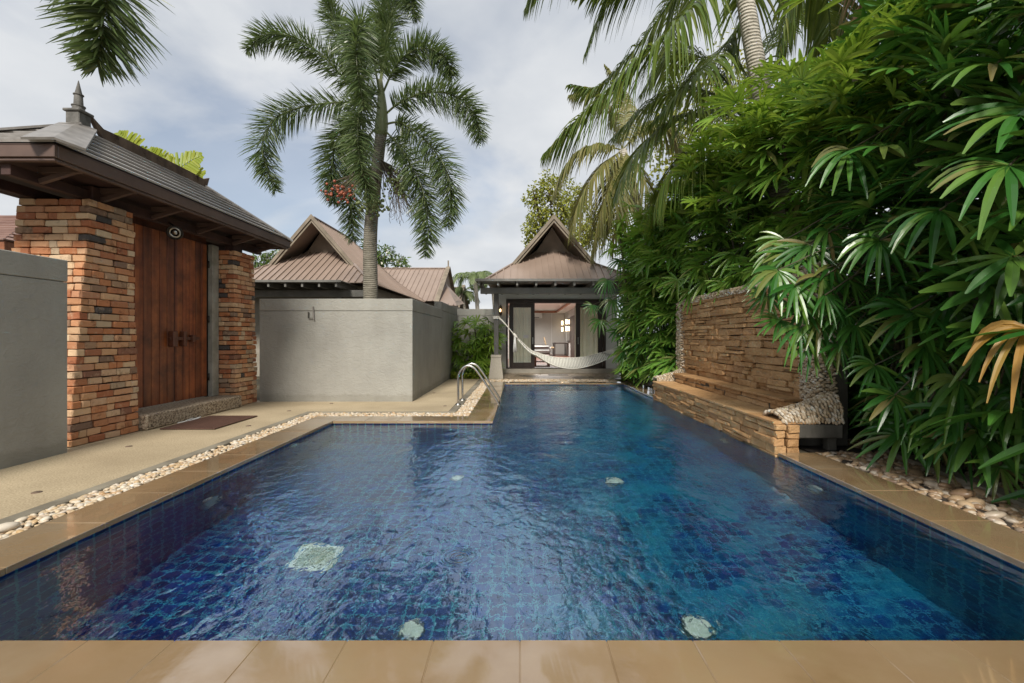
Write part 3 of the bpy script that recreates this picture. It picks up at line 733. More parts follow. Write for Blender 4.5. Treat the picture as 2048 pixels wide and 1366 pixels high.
# door mat
t = empty('door_mat', (-4.47, 6.62, 0), 'dark brown slatted mat lying before the gate step', 'mat')
a = MB()
for i in range(22): a.box(-4.85+i*.034, -4.85+i*.034+.029, 6.12, 7.12, .006, .022, .002)
a.build('slats', M['mat'], t)
for q_ in (6.2, 7.0): a = MB(); a.box(-4.85, -4.11, q_, q_+.04, .001, .006); a.build('backing_strip', M['mat'], t)
a = MB(); pts = [(-4.93, 6.55, .012), (-4.86, 6.7, .02), (-4.84, 6.85, .03), (-4.88, 6.95, .03), (-4.93, 6.93, .012), (-4.90, 6.8, .03), (-4.86, 6.62, .03)]
a.tube(spline(pts, 30), .008, 6); tag(a.build('rope_scrap', M['rope'], smooth=True), 'short loop of white rope lying between gate step and mat', 'rope')

# gate roof
RX0, RX1 = -6.45, -4.65; RY0, RY1 = 4.54, 9.26; RZ = 3.0; RT = 3.19; RRX = -5.55; RRY0, RRY1, RRZ = 5.72, 8.0, 3.89
gr = empty('gate_roof', (RRX, 6.9, 2.9), 'grey brown hipped timber roof sheltering the brick gate', 'roof')
def clip_u(poly2, v):    # convex polygon in (u,v): u-interval at height v
    us = []
    n = len(poly2)
    for i in range(n):
        (u0, v0), (u1, v1) = poly2[i], poly2[(i+1) % n]
        if (v0-v)*(v1-v) <= 0 and abs(v1-v0) > 1e-9: us.append(u0+(u1-u0)*(v-v0)/(v1-v0))
    return (min(us), max(us)) if len(us) >= 2 else None
def frame(poly):
    poly = [np.array(p, float) for p in poly]
    o = poly[0]; U = poly[1]-poly[0]; U /= np.linalg.norm(U)
    n = np.zeros(3)
    for i in range(1, len(poly)-1): n += np.cross(poly[i]-o, poly[i+1]-o)
    n /= np.linalg.norm(n); Vv = np.cross(n, U)
    return o, U, Vv, n, [((p-o) @ U, (p-o) @ Vv) for p in poly]
def lap_slope(mb, poly, step, th=.014, gap=-.012):      # poly[0]-poly[1] is the eave, ccw from outside
    o, U, Vv, n, q = frame(poly); vm = max(v for _, v in q); k = max(1, round(vm/step)); s_ = vm/k
    for i in range(k):
        v0, v1 = i*s_+gap, (i+1)*s_
        a_, b_ = clip_u(q, max(v0, 1e-4)), clip_u(q, v1-1e-4)
        if not a_ or not b_: continue
        pt = lambda u, v, h_: o+U*u+Vv*v+n*h_
        mb.hexa([pt(a_[0], v0, 0), pt(a_[1], v0, 0), pt(b_[1], v1, -.012), pt(b_[0], v1, -.012), pt(a_[0], v0, th), pt(a_[1], v0, th), pt(b_[1], v1, .004), pt(b_[0], v1, .004)])
def seam_slope(mb, poly, sp, rh=.035, rw=.03, th=.02):
    o, U, Vv, n, q = frame(poly)
    P3 = [np.array(p, float) for p in poly]; m = len(P3)
    mb.poly([p+n*th for p in P3]); mb.poly([p for p in P3[::-1]])
    for i in range(m): mb.poly([P3[i], P3[(i+1) % m], P3[(i+1) % m]+n*th, P3[i]+n*th])
    q2 = [(v, u) for u, v in q]; us = [u for u, _ in q]; u = min(us)+sp*.5
    while u < max(us):
        c_ = clip_u(q2, u)
        if c_ and c_[1]-c_[0] > .05: mb.bar(o+U*u+Vv*c_[0]+n*(th+rh/2), o+U*u+Vv*c_[1]+n*(th+rh/2), rw, rh, n)
        u += sp
a = MB()
lap_slope(a, [(RX1, RY0, RT), (RX1, RY1, RT), (RRX, RRY1, RRZ), (RRX, RRY0, RRZ)], .165, .026, .045)
lap_slope(a, [(RX0, RY0, RT), (RX1, RY0, RT), (RRX, RRY0, RRZ)], .165, .026, .045)
lap_slope(a, [(RX0, RY1, RT), (RX0, RY0, RT), (RRX, RRY0, RRZ), (RRX, RRY1, RRZ)], .165, .026, .045)
lap_slope(a, [(RX1, RY1, RT), (RX0, RY1, RT), (RRX, RRY1, RRZ)], .165, .026, .045)
a.build('roof_boards', M['rooflap'], gr)
a = MB(); c8 = [(RX0+.01, RY0+.01, RT-.012), (RX1-.01, RY0+.01, RT-.012), (RX1-.01, RY1-.01, RT-.012), (RX0+.01, RY1-.01, RT-.012)]; ra, rb_ = (RRX, RRY0, RRZ-.014), (RRX, RRY1, RRZ-.014)
a.poly([c8[1], c8[2], rb_, ra]); a.poly([c8[3], c8[0], ra, rb_]); a.poly([c8[0], c8[1], ra]); a.poly([c8[2], c8[3], rb_]); a.build('roof_underlay', M['under'], gr)
def hipcap(mb, e, r, wd=.16, lift=.05, t0=0., fan=1.0):    # two flat boards along a hip
    e = np.array(e, float); r = np.array(r, float); d = unit(r-e); s0 = unit(np.cross(d, (0, 0, 1)))
    up = np.cross(s0, d); L = np.linalg.norm(r-e)
    for sg in (-1, 1):
        s_ = s0*sg*wd; dn = -up*.05
        q = [e+up*lift, e+s_*fan+dn*fan+up*lift, r+s_*fan*.75+dn*fan*.75+up*lift, r+up*lift]
        if sg > 0: q = q[::-1]
        mb.hexa([*[p-up*.025 for p in q], *q])
a = MB(); tip = (RRX, RRY0, RRZ)
hipcap(a, (RX1, RY0, RT), tip, .2, .055, fan=1.15); hipcap(a, (RX0, RY0, RT), tip, .2, .055, fan=1.15)
hipcap(a, (RX1, RY1, RT), (RRX, RRY1, RRZ), .07, .05); hipcap(a, (RX0, RY1, RT), (RRX, RRY1, RRZ), .07, .05)
a.build('hip_cap', M['hipcap'], gr)
# fascia
def ring(mb, x0, x1, y0, y1, z0, z1, th):
    mb.box(x0, x1, y0, y0+th, z0, z1, .006); mb.box(x0, x1, y1-th, y1, z0, z1, .006)
    mb.box(x0, x0+th, y0+th+.002, y1-th-.002, z0, z1, .006); mb.box(x1-th, x1, y0+th+.002, y1-th-.002, z0, z1, .006)
a = MB(); ring(a, RX0+.015, RX1-.015, RY0+.015, RY1-.015, RZ+.055, RT-.002, .04); ring(a, RX0+.035, RX1-.035, RY0+.035, RY1-.035, RZ+.022, RZ+.052, .05); a.build('fascia', M['eave'], gr)
# soffit and rafters
a = MB(); zu = RT-.03
a.poly([(RX0+.06, RY0+.06, RZ+.10), (RX0+.06, RY1-.06, RZ+.10), (RX1-.06, RY1-.06, RZ+.10), (RX1-.06, RY0+.06, RZ+.10)])
a.build('soffit', M['under'], gr)
a = MB()
for (x0, x1) in ((-5.92, -5.80), (-5.30, -5.20)): a.box(x0, x1, RY0+.1, RY1-.1, 2.905, 3.02, .005)
a.build('wall_beam', M['under'], gr)
for yy in (4.9, 5.6, 6.4, 7.3, 8.2, 8.95):
    a = MB(); a.box(-5.195, RX1-.10, yy, yy+.05, 3.02, 3.085, .004); a.bar((-5.19, yy+.025, 2.93), (-4.80, yy+.025, 3.05), .045, .05); a.build('eave_bracket', M['eave'], gr)
for (x0, x1, y0, y1, z0) in ((-5.33, -5.17, 5.50, 5.76, 2.86), (-5.33, -5.17, 8.22, 8.48, 2.76)):
    a = MB(); a.box(x0, x1, y0, y1, z0, 3.08, .008); a.build('roof_post', M['under'], gr)
# ridge crest with curled ends, and the finial
a = MB(); y0, y1 = 6.02, 8.0; zc = RRZ+.02
prof = [(y0-.16, zc+.20), (y0+.02, zc+.10), (y0+.35, zc+.115), (y1-.35, zc+.115), (y1-.05, zc+.10), (y1+.10, zc+.17), (y1+.02, zc+.02), (y1-.02, zc-.03), (y0+.02, zc-.03), (y0-.02, zc+.04)]
mid = len(prof)
L_ = [(RRX-.025, y, z) for y, z in prof]; R_ = [(RRX+.025, y, z) for y, z in prof]
top = prof[:6]; bot = [prof[9], prof[8], prof[8], prof[7], prof[7], prof[6]]
for i in range(5):
    (ya, za1), (yb, zb1) = top[i], top[i+1]
    lo = lambda y: (max(y, y0-.06), zc-.03 if y > y0 else zc+.05)
    la, lb = lo(ya), lo(yb)
    a.hexa([(RRX-.025, la[0], la[1]), (RRX+.025, la[0], la[1]), (RRX+.025, lb[0] if i < 4 else y1+.03, lb[1]), (RRX-.025, lb[0] if i < 4 else y1+.03, lb[1]),
            (RRX-.025, ya, za1), (RRX+.025, ya, za1), (RRX+.025, yb, zb1), (RRX-.025, yb, zb1)])
for yc in (y0+.2, y1-.22):
    th = np.linspace(0, 9, 26); rr = .012+.004*th
    a.tube(np.stack([np.full(26, RRX+.03), yc+rr*np.cos(th), zc+.055+rr*np.sin(th)], -1), .005, 5)
for yc in (6.7, 6.95, 7.2, 7.45):
    a.bar((RRX+.028, yc-.018, zc+.055), (RRX+.028, yc+.018, zc+.055), .01, .03)
a.build('ridge_crest', M['bark'], gr)
fx, fy, fz = RRX, RRY0-.0, RRZ-.05
a = MB(); a.box(fx-.085, fx+.085, fy-.085, fy+.085, fz, fz+.21, .01); a.box(fx-.105, fx+.105, fy-.105, fy+.105, fz+.212, fz+.245, .008)
a.lathe((fx, fy, fz+.245), [(.001, 0), (.062, 0), (.062, .055), (.070, .058), (.070, .068), (.048, .07), (.042, .20), (.053, .203), (.053, .213), (.038, .215), (.004, .385), (.001, .39)], 16)
a.build('finial', M['finial'], gr)

t = empty('gate_lamp', (-5.06, 6.72, 2.8), 'round metal spotlight hanging under the gate roof', 'lamp')
c = P(350, 465, 6.66); dirl = unit(np.array([.3, -.8, -.35])); 
rot = Vector(dirl).to_track_quat('Z', 'Y').to_matrix(); rot = np.array(rot)
def lathe_dir(mb, c, prof, n=24):
    k = MB(); k.lathe((0, 0, 0), prof, n); v = np.concatenate(k.v) @ rot.T+c; mb.add(v, k.f4)
a = MB(); lathe_dir(a, c, [(.001, -.14), (.05, -.13), (.085, -.03), (.105, 0), (.105, .02), (.085, .022), (.08, .004)]); a.build('lamp_housing', M['shell'], t, True)
a = MB(); lathe_dir(a, c, [(.001, .012), (.032, .014), (.034, .006)]); lathe_dir(a, c, [(.05, .006), (.055, .016), (.075, .016), (.08, .006)]); a.build('lamp_lens', M['chrome'], t, True)
a = MB(); a.tube([c-dirl*.1, (c[0]-.06, c[1]+.03, c[2]+.12), (-5.25, 6.8, 2.96)], .012, 8); a.build('lamp_arm', M['shell'], t, True)

# ------------------------------------------------------------------ houses
def villa_roof(t, cx, ex0, ex1, ef, gy, y2, rb, eb, ze, zg, z2, za, hw, w2):
    y1 = ef+(zg-ze)/(z2-ze)*(y2-ef)
    a = MB()
    seam_slope(a, [(ex0, ef, ze), (ex1, ef, ze), (cx+hw, y1, zg), (cx+w2, y2, z2), (cx-w2, y2, z2), (cx-hw, y1, zg)], .2)
    yb = rb+(1-(zg-ze)/(za-ze))*0
    # side skirts
    yB = eb-(y1-ef)
    seam_slope(a, [(ex1, ef, ze), (ex1, eb, ze), (cx+hw, yB, zg), (cx+hw, y1, zg)], .2)
    seam_slope(a, [(ex0, eb, ze), (ex0, ef, ze), (cx-hw, y1, zg), (cx-hw, yB, zg)], .2)
    # upper steep roof
    seam_slope(a, [(cx+hw, gy, zg), (cx+hw, yB, zg), (cx, rb, za), (cx, gy, za)], .2)
    seam_slope(a, [(cx-hw, yB, zg), (cx-hw, gy, zg), (cx, gy, za), (cx, rb, za)], .2)
    seam_slope(a, [(ex1, eb, ze), (ex0, eb, ze), (cx-hw, yB, zg), (cx+hw, yB, zg)], .2)
    seam_slope(a, [(cx+hw, yB, zg), (cx-hw, yB, zg), (cx, rb, za)], .2)
    # hip flashings
    for s_, ex in ((1, ex1), (-1, ex0)): a.bar((ex, ef, ze+.045), (cx+s_*hw, y1, zg+.045), .09, .03); a.bar((ex, eb, ze+.045), (cx+s_*hw, yB, zg+.045), .09, .03)
    a.bar((cx+hw, yB, zg+.04), (cx, rb, za+.05), .09, .03)
    a.bar((cx, gy, za+.045), (cx, rb, za+.045), .14, .03)
    rf = a.build('roof', M['roofmetal'], t)
    # barge boards
    for (o_, dep, z_, nm) in ((0, .10, .03, 'barge_board'), (.04, .09, -.14, 'barge_trim')):
        for s_ in (-1, 1):
            A_ = np.array([cx, gy-.08+o_, za+.08+z_]); B_ = np.array([cx+s_*(hw+.04), gy-.08+o_, zg+.00+z_]); d = B_-A_
            wv = .15 if nm == 'barge_board' else .08
            k = MB(); dn = np.array([0, 0, -wv]); th = np.array([0, .05 if nm == 'barge_board' else .06, 0])
            k.hexa([A_+dn, A_+dn+th, B_+dn*.9+th, B_+dn*.9, A_, A_+th, B_+th, B_][0:8]); k.build(nm, M['barge'], t)
    a = MB(); 
    a.poly([(cx-w2*1.6, y2-.01, z2-.12), (cx+w2*1.6, y2-.01, z2-.12), (cx+w2, y2-.01, z2+.1), (cx, y2-.01, za-.1), (cx-w2, y2-.01, z2+.1)])
    a.build('gable_panel', M['gablet'], t)
    return rf

house = empty('pool_villa', (1.2, 15.8, 0), 'grey pool villa with steep gable and open glass doors behind the hammock', 'house')
cx = 1.07; ex0, ex1 = -1.0, 3.55
villa_roof(house, cx, ex0, ex1, 13.25, 14.35, 15.2, 27.5, 29.5, 2.90, 3.54, 4.05, 5.0, 1.28, .5)
a = MB()
for yb0 in (12.95,): a.box(-1.28, 3.8, yb0, 13.9, 2.862, 2.895, .004); a.box(-1.28, 3.8, yb0-.03, yb0-.002, 2.835, 2.91, .004)
a.build('eave_canopy', M['greybeam'], house)
a = MB(); a.box(-1.18, 3.75, 13.52, 13.66, 2.54, 2.72, .008); a.build('front_beam', M['greybeam'], house)
for i in range(10):
    x = -1.2+i*.545; a = MB(); a.box(x, x+.06, 12.99, 15.78, 2.722, 2.858, .005); a.build('rafter', M['greybeam'], house)
a = MB(); ox0, ox1, oz = -.48, 2.97, 2.56; fy_ = 15.8; fz_ = .156
a.box(-.8, ox0, fy_, fy_+.2, fz_, 2.85); a.box(ox1, 3.37, fy_, fy_+.2, fz_, 2.85); a.box(ox0, ox1, fy_, fy_+.2, oz, 2.85)
a.box(-.8, -.6, fy_+.2, 29.3, fz_, 2.85); a.box(3.17, 3.37, fy_+.2, 29.3, fz_, 2.85); a.box(-.8, 3.37, 29.3, 29.5, fz_, 2.85)
a.build('wall', M['villawall'], house)
a = MB(); a.box(-.85, 3.42, 15.62, 29.4, 0, fz_-.002, .008); a.build('plinth', M['plinth'], house)
a = MB(); a.box(-.6, 3.17, 15.85, 29.3, fz_, fz_+.004); a.build('room_floor', M['roomfloor'], house)
a = MB(); a.box(-.6, -.58, 16.0, 29.28, fz_+.005, 2.84); a.box(2.80, 3.165, 16.0, 29.28, fz_+.005, 2.84); a.box(-.58, 2.80, 28.6, 29.28, fz_+.005, 2.84); a.build('room_wall', M['roomwall'], house)
a = MB(); a.box(1.98, 2.0, 28.57, 28.598, fz_+.01, 2.80); a.build('wall_conduit', M['white'], house)
a = MB(); a.box(-.58, 2.79, 16.0, 28.59, 2.84, 2.90); a.box(-.58, 2.79, 16.01, 18.2, 2.70, 2.838); a.box(-.58, 2.79, 27.2, 28.59, 2.74, 2.838); a.box(2.2, 2.79, 18.21, 27.19, 2.74, 2.838); a.box(-.58, 0, 18.21, 27.19, 2.74, 2.838)
a.build('room_ceiling', M['roomceil'], house)
a = MB(); a.box(0, 2.2, 27.14, 27.19, 2.69, 2.80, .005); a.box(2.15, 2.2, 18.25, 27.13, 2.69, 2.80, .005); a.box(0, 2.14, 18.25, 18.3, 2.62, 2.80, .005); a.box(0, .05, 18.31, 27.13, 2.69, 2.80, .005); a.build('ceiling_trim', M['redwood'], house)
# door frame and panels
a = MB(); z0 = fz_+.002
a.box(ox0, ox1, 15.74, 15.98, oz-.13, oz-.002, .005); a.box(ox0, ox0+.06, 15.74, 15.98, z0, oz-.132, .004); a.box(ox1-.06, ox1, 15.74, 15.98, z0, oz-.132, .004); a.box(ox0+.062, ox1-.062, 15.72, 16.0, z0, z0+.03, .004)
a.build('door_frame', M['darkwood'], house)
def panel(x0, x1, y, sl_=.13, hnd=None):
    k = MB(); zb, zt_ = z0+.035, oz-.135
    k.box(x0, x0+sl_, y, y+.05, zb, zt_, .005); k.box(x1-sl_, x1, y, y+.05, zb, zt_, .005)
    k.box(x0+sl_+.001, x1-sl_-.001, y, y+.05, zb, zb+.17, .005); k.box(x0+sl_+.001, x1-sl_-.001, y, y+.05, zt_-.15, zt_, .005)
    o = k.build('sliding_door', M['darkwood'], house)
    g_ = MB(); g_.box(x0+sl_+.002, x1-sl_-.002, y+.02, y+.026, zb+.172, zt_-.152); g_.build('pane', M['glass'], o)
    h_ = MB(); hx = x1-sl_*.5 if hnd == 'r' else x0+sl_*.5
    h_.box(hx-.012, hx+.012, y-.03, y-.002, 1.0, 1.24, .004); h_.build('handle', M['chrome'], o); return o
panel(-.36, .51, 15.80, .13, 'r'); panel(1.94, 2.86, 15.80, .15, 'l')
def curtain(x0, x1, y):
    n = 120; x = np.linspace(x0, x1, n); yy = y+.035*np.sin(x*38+1.5*np.sin(x*9)); V = []
    for z in (z0+.06, 2.36): V += [(x[i], yy[i], z) for i in range(n)]
    f = [[i, i+1, n+i+1, n+i] for i in range(n-1)]
    return link_mesh('curtain', V, [f], M['curtain'], None, True)
tag(curtain(-.4, .50, 16.07), 'cream curtain behind the left sliding glass door', 'curtain', 'cream door curtains')
tag(curtain(1.93, 2.78, 16.07), 'cream curtain behind the right sliding glass door', 'curtain', 'cream door curtains')
a = MB(); p0, p1 = P(1047, 670, 15.78), P(1057, 676.5, 15.78); a.box(p0[0], p1[0], 15.812, 15.818, p1[2], p0[2], .001); tag(a.build('door_notice', M['white']), 'small white notice card on the left glass door', 'notice')
# wall lantern
lp = P(1001, 621, 15.74)
t = empty('wall_lantern', lp, 'lit bronze lantern on the wall beside the veranda column', 'lantern')
a = MB(); a.box(lp[0]-.035, lp[0]+.035, 15.765, 15.798, lp[2]-.17, lp[2]+.17, .01); a.build('back_plate', M['bark'], t)
a = MB(); c_ = (lp[0], 15.68, lp[2]); a.lathe(c_, [(.001, .19), (.02, .17), (.055, .12), (.06, .10)], 10); a.lathe(c_, [(.058, -.08), (.05, -.12), (.012, -.17), (.001, -.18)], 10)
for k_ in range(6): an = k_*math.pi/3; a.bar((c_[0]+.056*math.cos(an), c_[1]+.056*math.sin(an), c_[2]-.08), (c_[0]+.056*math.cos(an), c_[1]+.056*math.sin(an), c_[2]+.1), .008, .008, (1, 0, 0))
a.build('lantern_cage', M['bark'], t)
a = MB(); a.lathe(c_, [(.001, -.05), (.025, -.04), (.032, .0), (.02, .04), (.001, .06)], 12); a.build('bulb', M['bulb'], t, True)

# veranda columns
for (x, y, lb) in ((-.71, 13.62, 'dark veranda column on pale tapered plinth where the hammock rope ties'), (3.35, 13.62, 'dark veranda column at the right hidden among palm leaves')):
    t = empty('veranda_column', (x, y, 0), lb, 'column', 'veranda columns')
    a = MB(); a.box(x-.07, x+.07, y-.07, y+.07, .72, 2.538, .006); a.build('shaft', M['column'], t)
    a = MB(); b_, c_ = .21, .145
    a.hexa([(x-b_, y-b_, .06), (x+b_, y-b_, .06), (x+b_, y+b_, .06), (x-b_, y+b_, .06), (x-c_, y-c_, .63), (x+c_, y-c_, .63), (x+c_, y+c_, .63), (x-c_, y+c_, .63)])
    a.box(x-.155, x+.155, y-.155, y+.155, .632, .72, .01); a.box(x-.215, x+.215, y-.215, y+.215, .005, .058, .008); a.build('plinth', M['pedestal'], t)
a = MB(); p0, p1 = P(1100, 744, 15.1), P(1133, 749, 15.1); 
for i in range(9): a.box(.93, 1.56, 14.72+i*.034, 14.745+i*.034, .005, .02, .002)
tag(a.build('floor_grate', M['finial']), 'dark grey slatted mat on the veranda before the doors', 'mat')

# ---- room contents
t = empty('air_conditioner', (.9, 28.5, 2.4), 'white air conditioner high on the rear bedroom wall', 'air conditioner')
a = MB(); a.box(.5, 1.38, 28.36, 28.58, 2.42, 2.80, .03); a.build('housing', M['white'], t)
a = MB(); a.box(.56, 1.2, 28.34, 28.358, 2.45, 2.48); a.build('air_vent', M['shell'], t)
t = empty('bed', (.9, 27, fz_), 'bed with white grey cover seen through the doorway', 'bed')
a = MB(); a.box(-.2, 1.72, 25.2, 27.4, .38, .80, .09); a.build('bed_cover', M['linen'], t, True)
a = MB(); a.box(-.15, 1.66, 25.3, 27.3, fz_+.006, .37, .01); a.build('bed_base', M['darkwood'], t)
def mk_chair(x, y):
    t = empty('chair', (x, y, fz_), 'tan upholstered chair drawn up to the dark desk', 'chair'); z = fz_+.005
    a = MB(); a.box(x-.22, x+.25, y-.23, y+.23, .58, .68, .03); a.build('seat', M['cloth'], t)
    a = MB(); a.hexa([(x-.24, y-.22, .68), (x-.16, y-.22, .68), (x-.16, y+.22, .68), (x-.24, y+.22, .68), (x-.36, y-.2, 1.24), (x-.30, y-.2, 1.24), (x-.30, y+.2, 1.24), (x-.36, y+.2, 1.24)]); a.build('backrest', M['cloth'], t)
    for sx in (-.2, .2):
        for sy in (-.19, .19): a = MB(); a.box(x+sx-.02, x+sx+.02, y+sy-.02, y+sy+.02, z, .578); a.build('leg', M['darkwood'], t)
mk_chair(1.72, 26.3)
t = empty('desk', (2.3, 26.6, fz_), 'dark wooden desk below the tall mirror', 'desk')
a = MB(); a.box(1.95, 2.76, 26.1, 27.3, .86, .92, .005); a.build('desk_top', M['darkwood'], t)
for (x, y) in ((2.0, 26.15), (2.7, 26.15), (2.0, 27.25), (2.7, 27.25)): a = MB(); a.box(x-.03, x+.03, y-.03, y+.03, fz_+.005, .858); a.build('leg', M['darkwood'], t)
t = empty('wall_mirror', (2.78, 26.0, 1.0), 'tall dark framed mirror on the right bedroom wall', 'mirror')
a = MB(); a.box(2.75, 2.795, 25.0, 26.6, .95, 2.32, .006); a.build('frame', M['darkwood'], t)
a = MB(); a.box(2.742, 2.748, 25.12, 26.48, 1.05, 2.22); a.build('mirror_glass', M['mirror'], t)
for (x, y, lb) in ((2.62, 28.2, 'lit wall lamp on the rear side of the mirror'), (2.66, 26.0, 'lit wall lamp hanging before the tall mirror')):
    t = empty('wall_lamp', (x, y, 1.9), lb, 'wall lamp', 'warm bedroom wall lamps')
    for dz in (-.2, .2): a = MB(); a.lathe((x, y, 1.92+dz), [(.001, -.13), (.06, -.13), (.06, .13), (.001, .13)], 14); a.build('lamp_shade', M['bulbw'], t, True)
    a = MB(); a.box(x-.02, x+.17, y+.1, y+.14, 1.88, 1.96); a.build('bracket', M['chrome'], t)
    a = MB(); a.bar((x, y+.075, 1.6), (x, y+.075, 2.24), .02, .02); a.build('stem', M['chrome'], t)
t = empty('wardrobe', (2.7, 22, fz_), 'dark wardrobe along the right bedroom wall', 'wardrobe')
a = MB(); a.box(2.72, 2.796, 22.3, 24.6, fz_+.006, 2.35, .005); a.build('wardrobe_body', M['darkwood'], t)
a = MB(); a.box(2.69, 2.717, 23.4, 23.43, 1.1, 1.3); a.build('handle', M['chrome'], t)
t = empty('luggage_bench', (.85, 17.4, fz_), 'low red wooden bench just inside the open doors', 'bench')
a = MB(); a.box(.55, 1.12, 17.0, 17.8, .52, .56, .004); a.box(.6, 1.07, 17.05, 17.75, .30, .33, .004); a.build('bench_top', M['redwood'], t)
for (x, y) in ((.58, 17.03), (1.09, 17.03), (.58, 17.77), (1.09, 17.77)): a = MB(); a.box(x-.03, x+.03, y-.03, y+.03, fz_+.005, .518); a.build('leg', M['redwood'], t)
ll = bpy.data.lights.new('room_light', 'AREA'); ll.shape = 'RECTANGLE'; ll.size = 1.8; ll.size_y = 8; ll.spread = R(150); ll.energy = 300; ll.color = (1, .97, .93)
lo_ = bpy.data.objects.new('room_light', ll); COL.objects.link(lo_); lo_.location = (1.1, 22.8, 2.80)

# ---- hammock
hm = empty('hammock', (1.5, 13.5, .3), 'white woven cotton hammock slung across the villa doorway', 'hammock')
up = [(1035.7, 676), (1060, 698.5), (1076, 705.7), (1105, 713.6), (1137, 715.5), (1169, 713.6), (1204, 705)]
lw = [(1034.5, 677.5), (1057, 702), (1074, 711), (1098, 726), (1122, 734.7), (1152, 737), (1187, 729), (1232, 711)]
n = 60; A_ = spline([P(*q, 13.75) for q in up], n); B_ = spline([P(*q, 13.15) for q in lw], n)
A_[0] = P(1035, 676, 13.5); B_[0] = P(1034.6, 677.5, 13.48)
k = 12; V = []
for i in range(n):
    for j in range(k+1):
        s_ = j/k; p = A_[i]*(1-s_)+B_[i]*s_; p = p+np.array([0, 0, -.16*math.sin(math.pi*s_)*math.sin(math.pi*min(1, i/n*1.05))*(.6)])
        wv = .006*(1 if (i+j) % 2 else -1)
        V.append(p+np.array([0, 0, wv]))
f = [[i*(k+1)+j, i*(k+1)+j+1, (i+1)*(k+1)+j+1, (i+1)*(k+1)+j] for i in range(n-1) for j in range(k)]
def netmat():
    m, nt, p = newmat('woven_hammock_cord'); wv = nt.nodes.new('ShaderNodeTexWave'); wv.bands_direction = 'X'; wv.inputs['Scale'].default_value = 7; wv.inputs['Distortion'].default_value = 1.2; wv.inputs['Detail'].default_value = 2
    tc = nt.nodes.new('ShaderNodeTexCoord'); nt.links.new(tc.outputs['Object'], wv.inputs['Vector'])
    nt.links.new(ramp(nt, wv.outputs['Fac'], [(.30, .28, .24), (.70, .68, .60), (.74, .72, .65)], [.05, .35, 1]), p.inputs['Base Color']); p.inputs['Roughness'].default_value = .9
    bump(nt, p, wv.outputs['Fac'], .8, .02); return m
hb = link_mesh('net_body', V, [f], netmat(), hm, True)
md = hb.modifiers.new('s', 'SOLIDIFY'); md.thickness = .012
a = MB(); a.tube(A_, .012, 6); a.build('edge_cord', M['cotton'], hm, True); a = MB(); a.tube(B_, .014, 6); a.build('edge_cord', M['cotton'], hm, True)
a = MB(); E_ = P(1242, 690, 13.4)
for s_ in np.linspace(0, 1, 13): q = A_[-1]*(1-s_)+B_[-1]*s_; a.tube([q, q*.5+E_*.5+np.array([0, 0, -.02]), E_], .008, 5)
a.build('end_strings', M['cotton'], hm, True)
a = MB(); c0 = P(1027, 667, 13.5); tie = P(998, 636, 13.55)
for o_ in (0, .012): a.tube(spline([tie+o_, P(1008, 646, 13.5)+o_, c0-o_*.5, A_[0]], 14), .012, 6)
a.tube([c0, P(1031, 672, 13.5), A_[0]], [.03, .04, .03], 8)
for dz in (-.03, 0, .03): th = np.linspace(0, 6.28, 20); a.tube(np.stack([-.71+.095*np.cos(th), 13.62+.095*np.sin(th), np.full(20, 1.83+dz)], -1), .014, 6)
a.build('rope', M['cotton'], hm, True)
a = MB()
for i in range(26):
    th = rng.uniform(0, 6.28); r_ = .03*math.sqrt(rng.random()); b0 = P(1030, 673, 13.45)+np.array([r_*math.cos(th)*.6, r_*math.sin(th)*.6, 0])
    a.tube([b0, b0+np.array([math.cos(th)*.03, math.sin(th)*.03, -.25]), b0+np.array([math.cos(th)*.05+.01, math.sin(th)*.04, -.44+rng.uniform(-.04, .02)])], .007, 4)
a.build('tassel', M['rope'], hm, True)
t = empty('hammock_post', (3.02, 13.5, 0), 'reddish timber post holding the right end of the hammock', 'post')
a = MB(); q0 = P(1244.5, 735, 13.5); a.box(q0[0]-.035, q0[0]+.035, 13.46, 13.54, .005, 1.05, .006); a.build('post', M['redwood'], t)

# ---- pool handrails
for (y, lb) in ((8.38, 'nearer curved stainless steel handrail at the pool steps'), (9.0, 'farther curved stainless steel handrail at the pool steps')):
    t = empty('pool_handrail', (-1.14, y, 0), lb, 'handrail', 'stainless pool handrails')
    pts = [(-1.14, y, 0), (-1.14, y, .35), (-1.135, y, .53), (-1.07, y, .66), (-.97, y, .72), (-.86, y, .69), (-.76, y, .58), (-.60, y, .34), (-.42, y, .06), (-.385, y, -.05), (-.38, y, -.35)]
    a = MB(); a.tube(spline(pts, 50), .021, 12); a.build('rail', M['steel'], t, True)
    a = MB(); a.lathe((-1.14, y, .004), [(.024, .03), (.03, .018), (.055, .012), (.058, 0)], 20); a.build('base_flange', M['steel'], t, True)

# ---- background villas
v2 = empty('neighbour_villa', (-6.5, 15, 0), 'neighbouring villa with brown metal gable roof behind the middle wall', 'house')
villa_roof(v2, -6.56, -8.9, -4.35, 13.25, 14.35, 15.2, 17.3, 20.8, 2.82, 3.54, 4.05, 5.0, 1.28, .5)
a = MB(); a.box(-9.0, -4.95, 12.6, 13.9, 2.79, 2.815, .004); a.box(-9.0, -4.95, 12.57, 12.598, 2.765, 2.83, .004); a.build('eave_canopy', M['greybeam'], v2)
a = MB(); a.box(-9.0, -4.2, 13.3, 13.44, 2.42, 2.62, .008); a.build('front_beam', M['greybeam'], v2)
for i in range(9): x = -8.9+i*.47; a = MB(); a.box(x, x+.06, 12.63, 14.3, 2.64, 2.785, .005); a.build('rafter', M['greybeam'], v2)
a = MB(); a.box(-8.6, -4.7, 14.4, 20.4, 0, 2.85); a.build('wall', M['plinth'], v2)
a = MB(); a.box(-5.35, -5.23, 13.32, 13.42, 0, 2.42); a.build('post', M['greybeam'], v2)

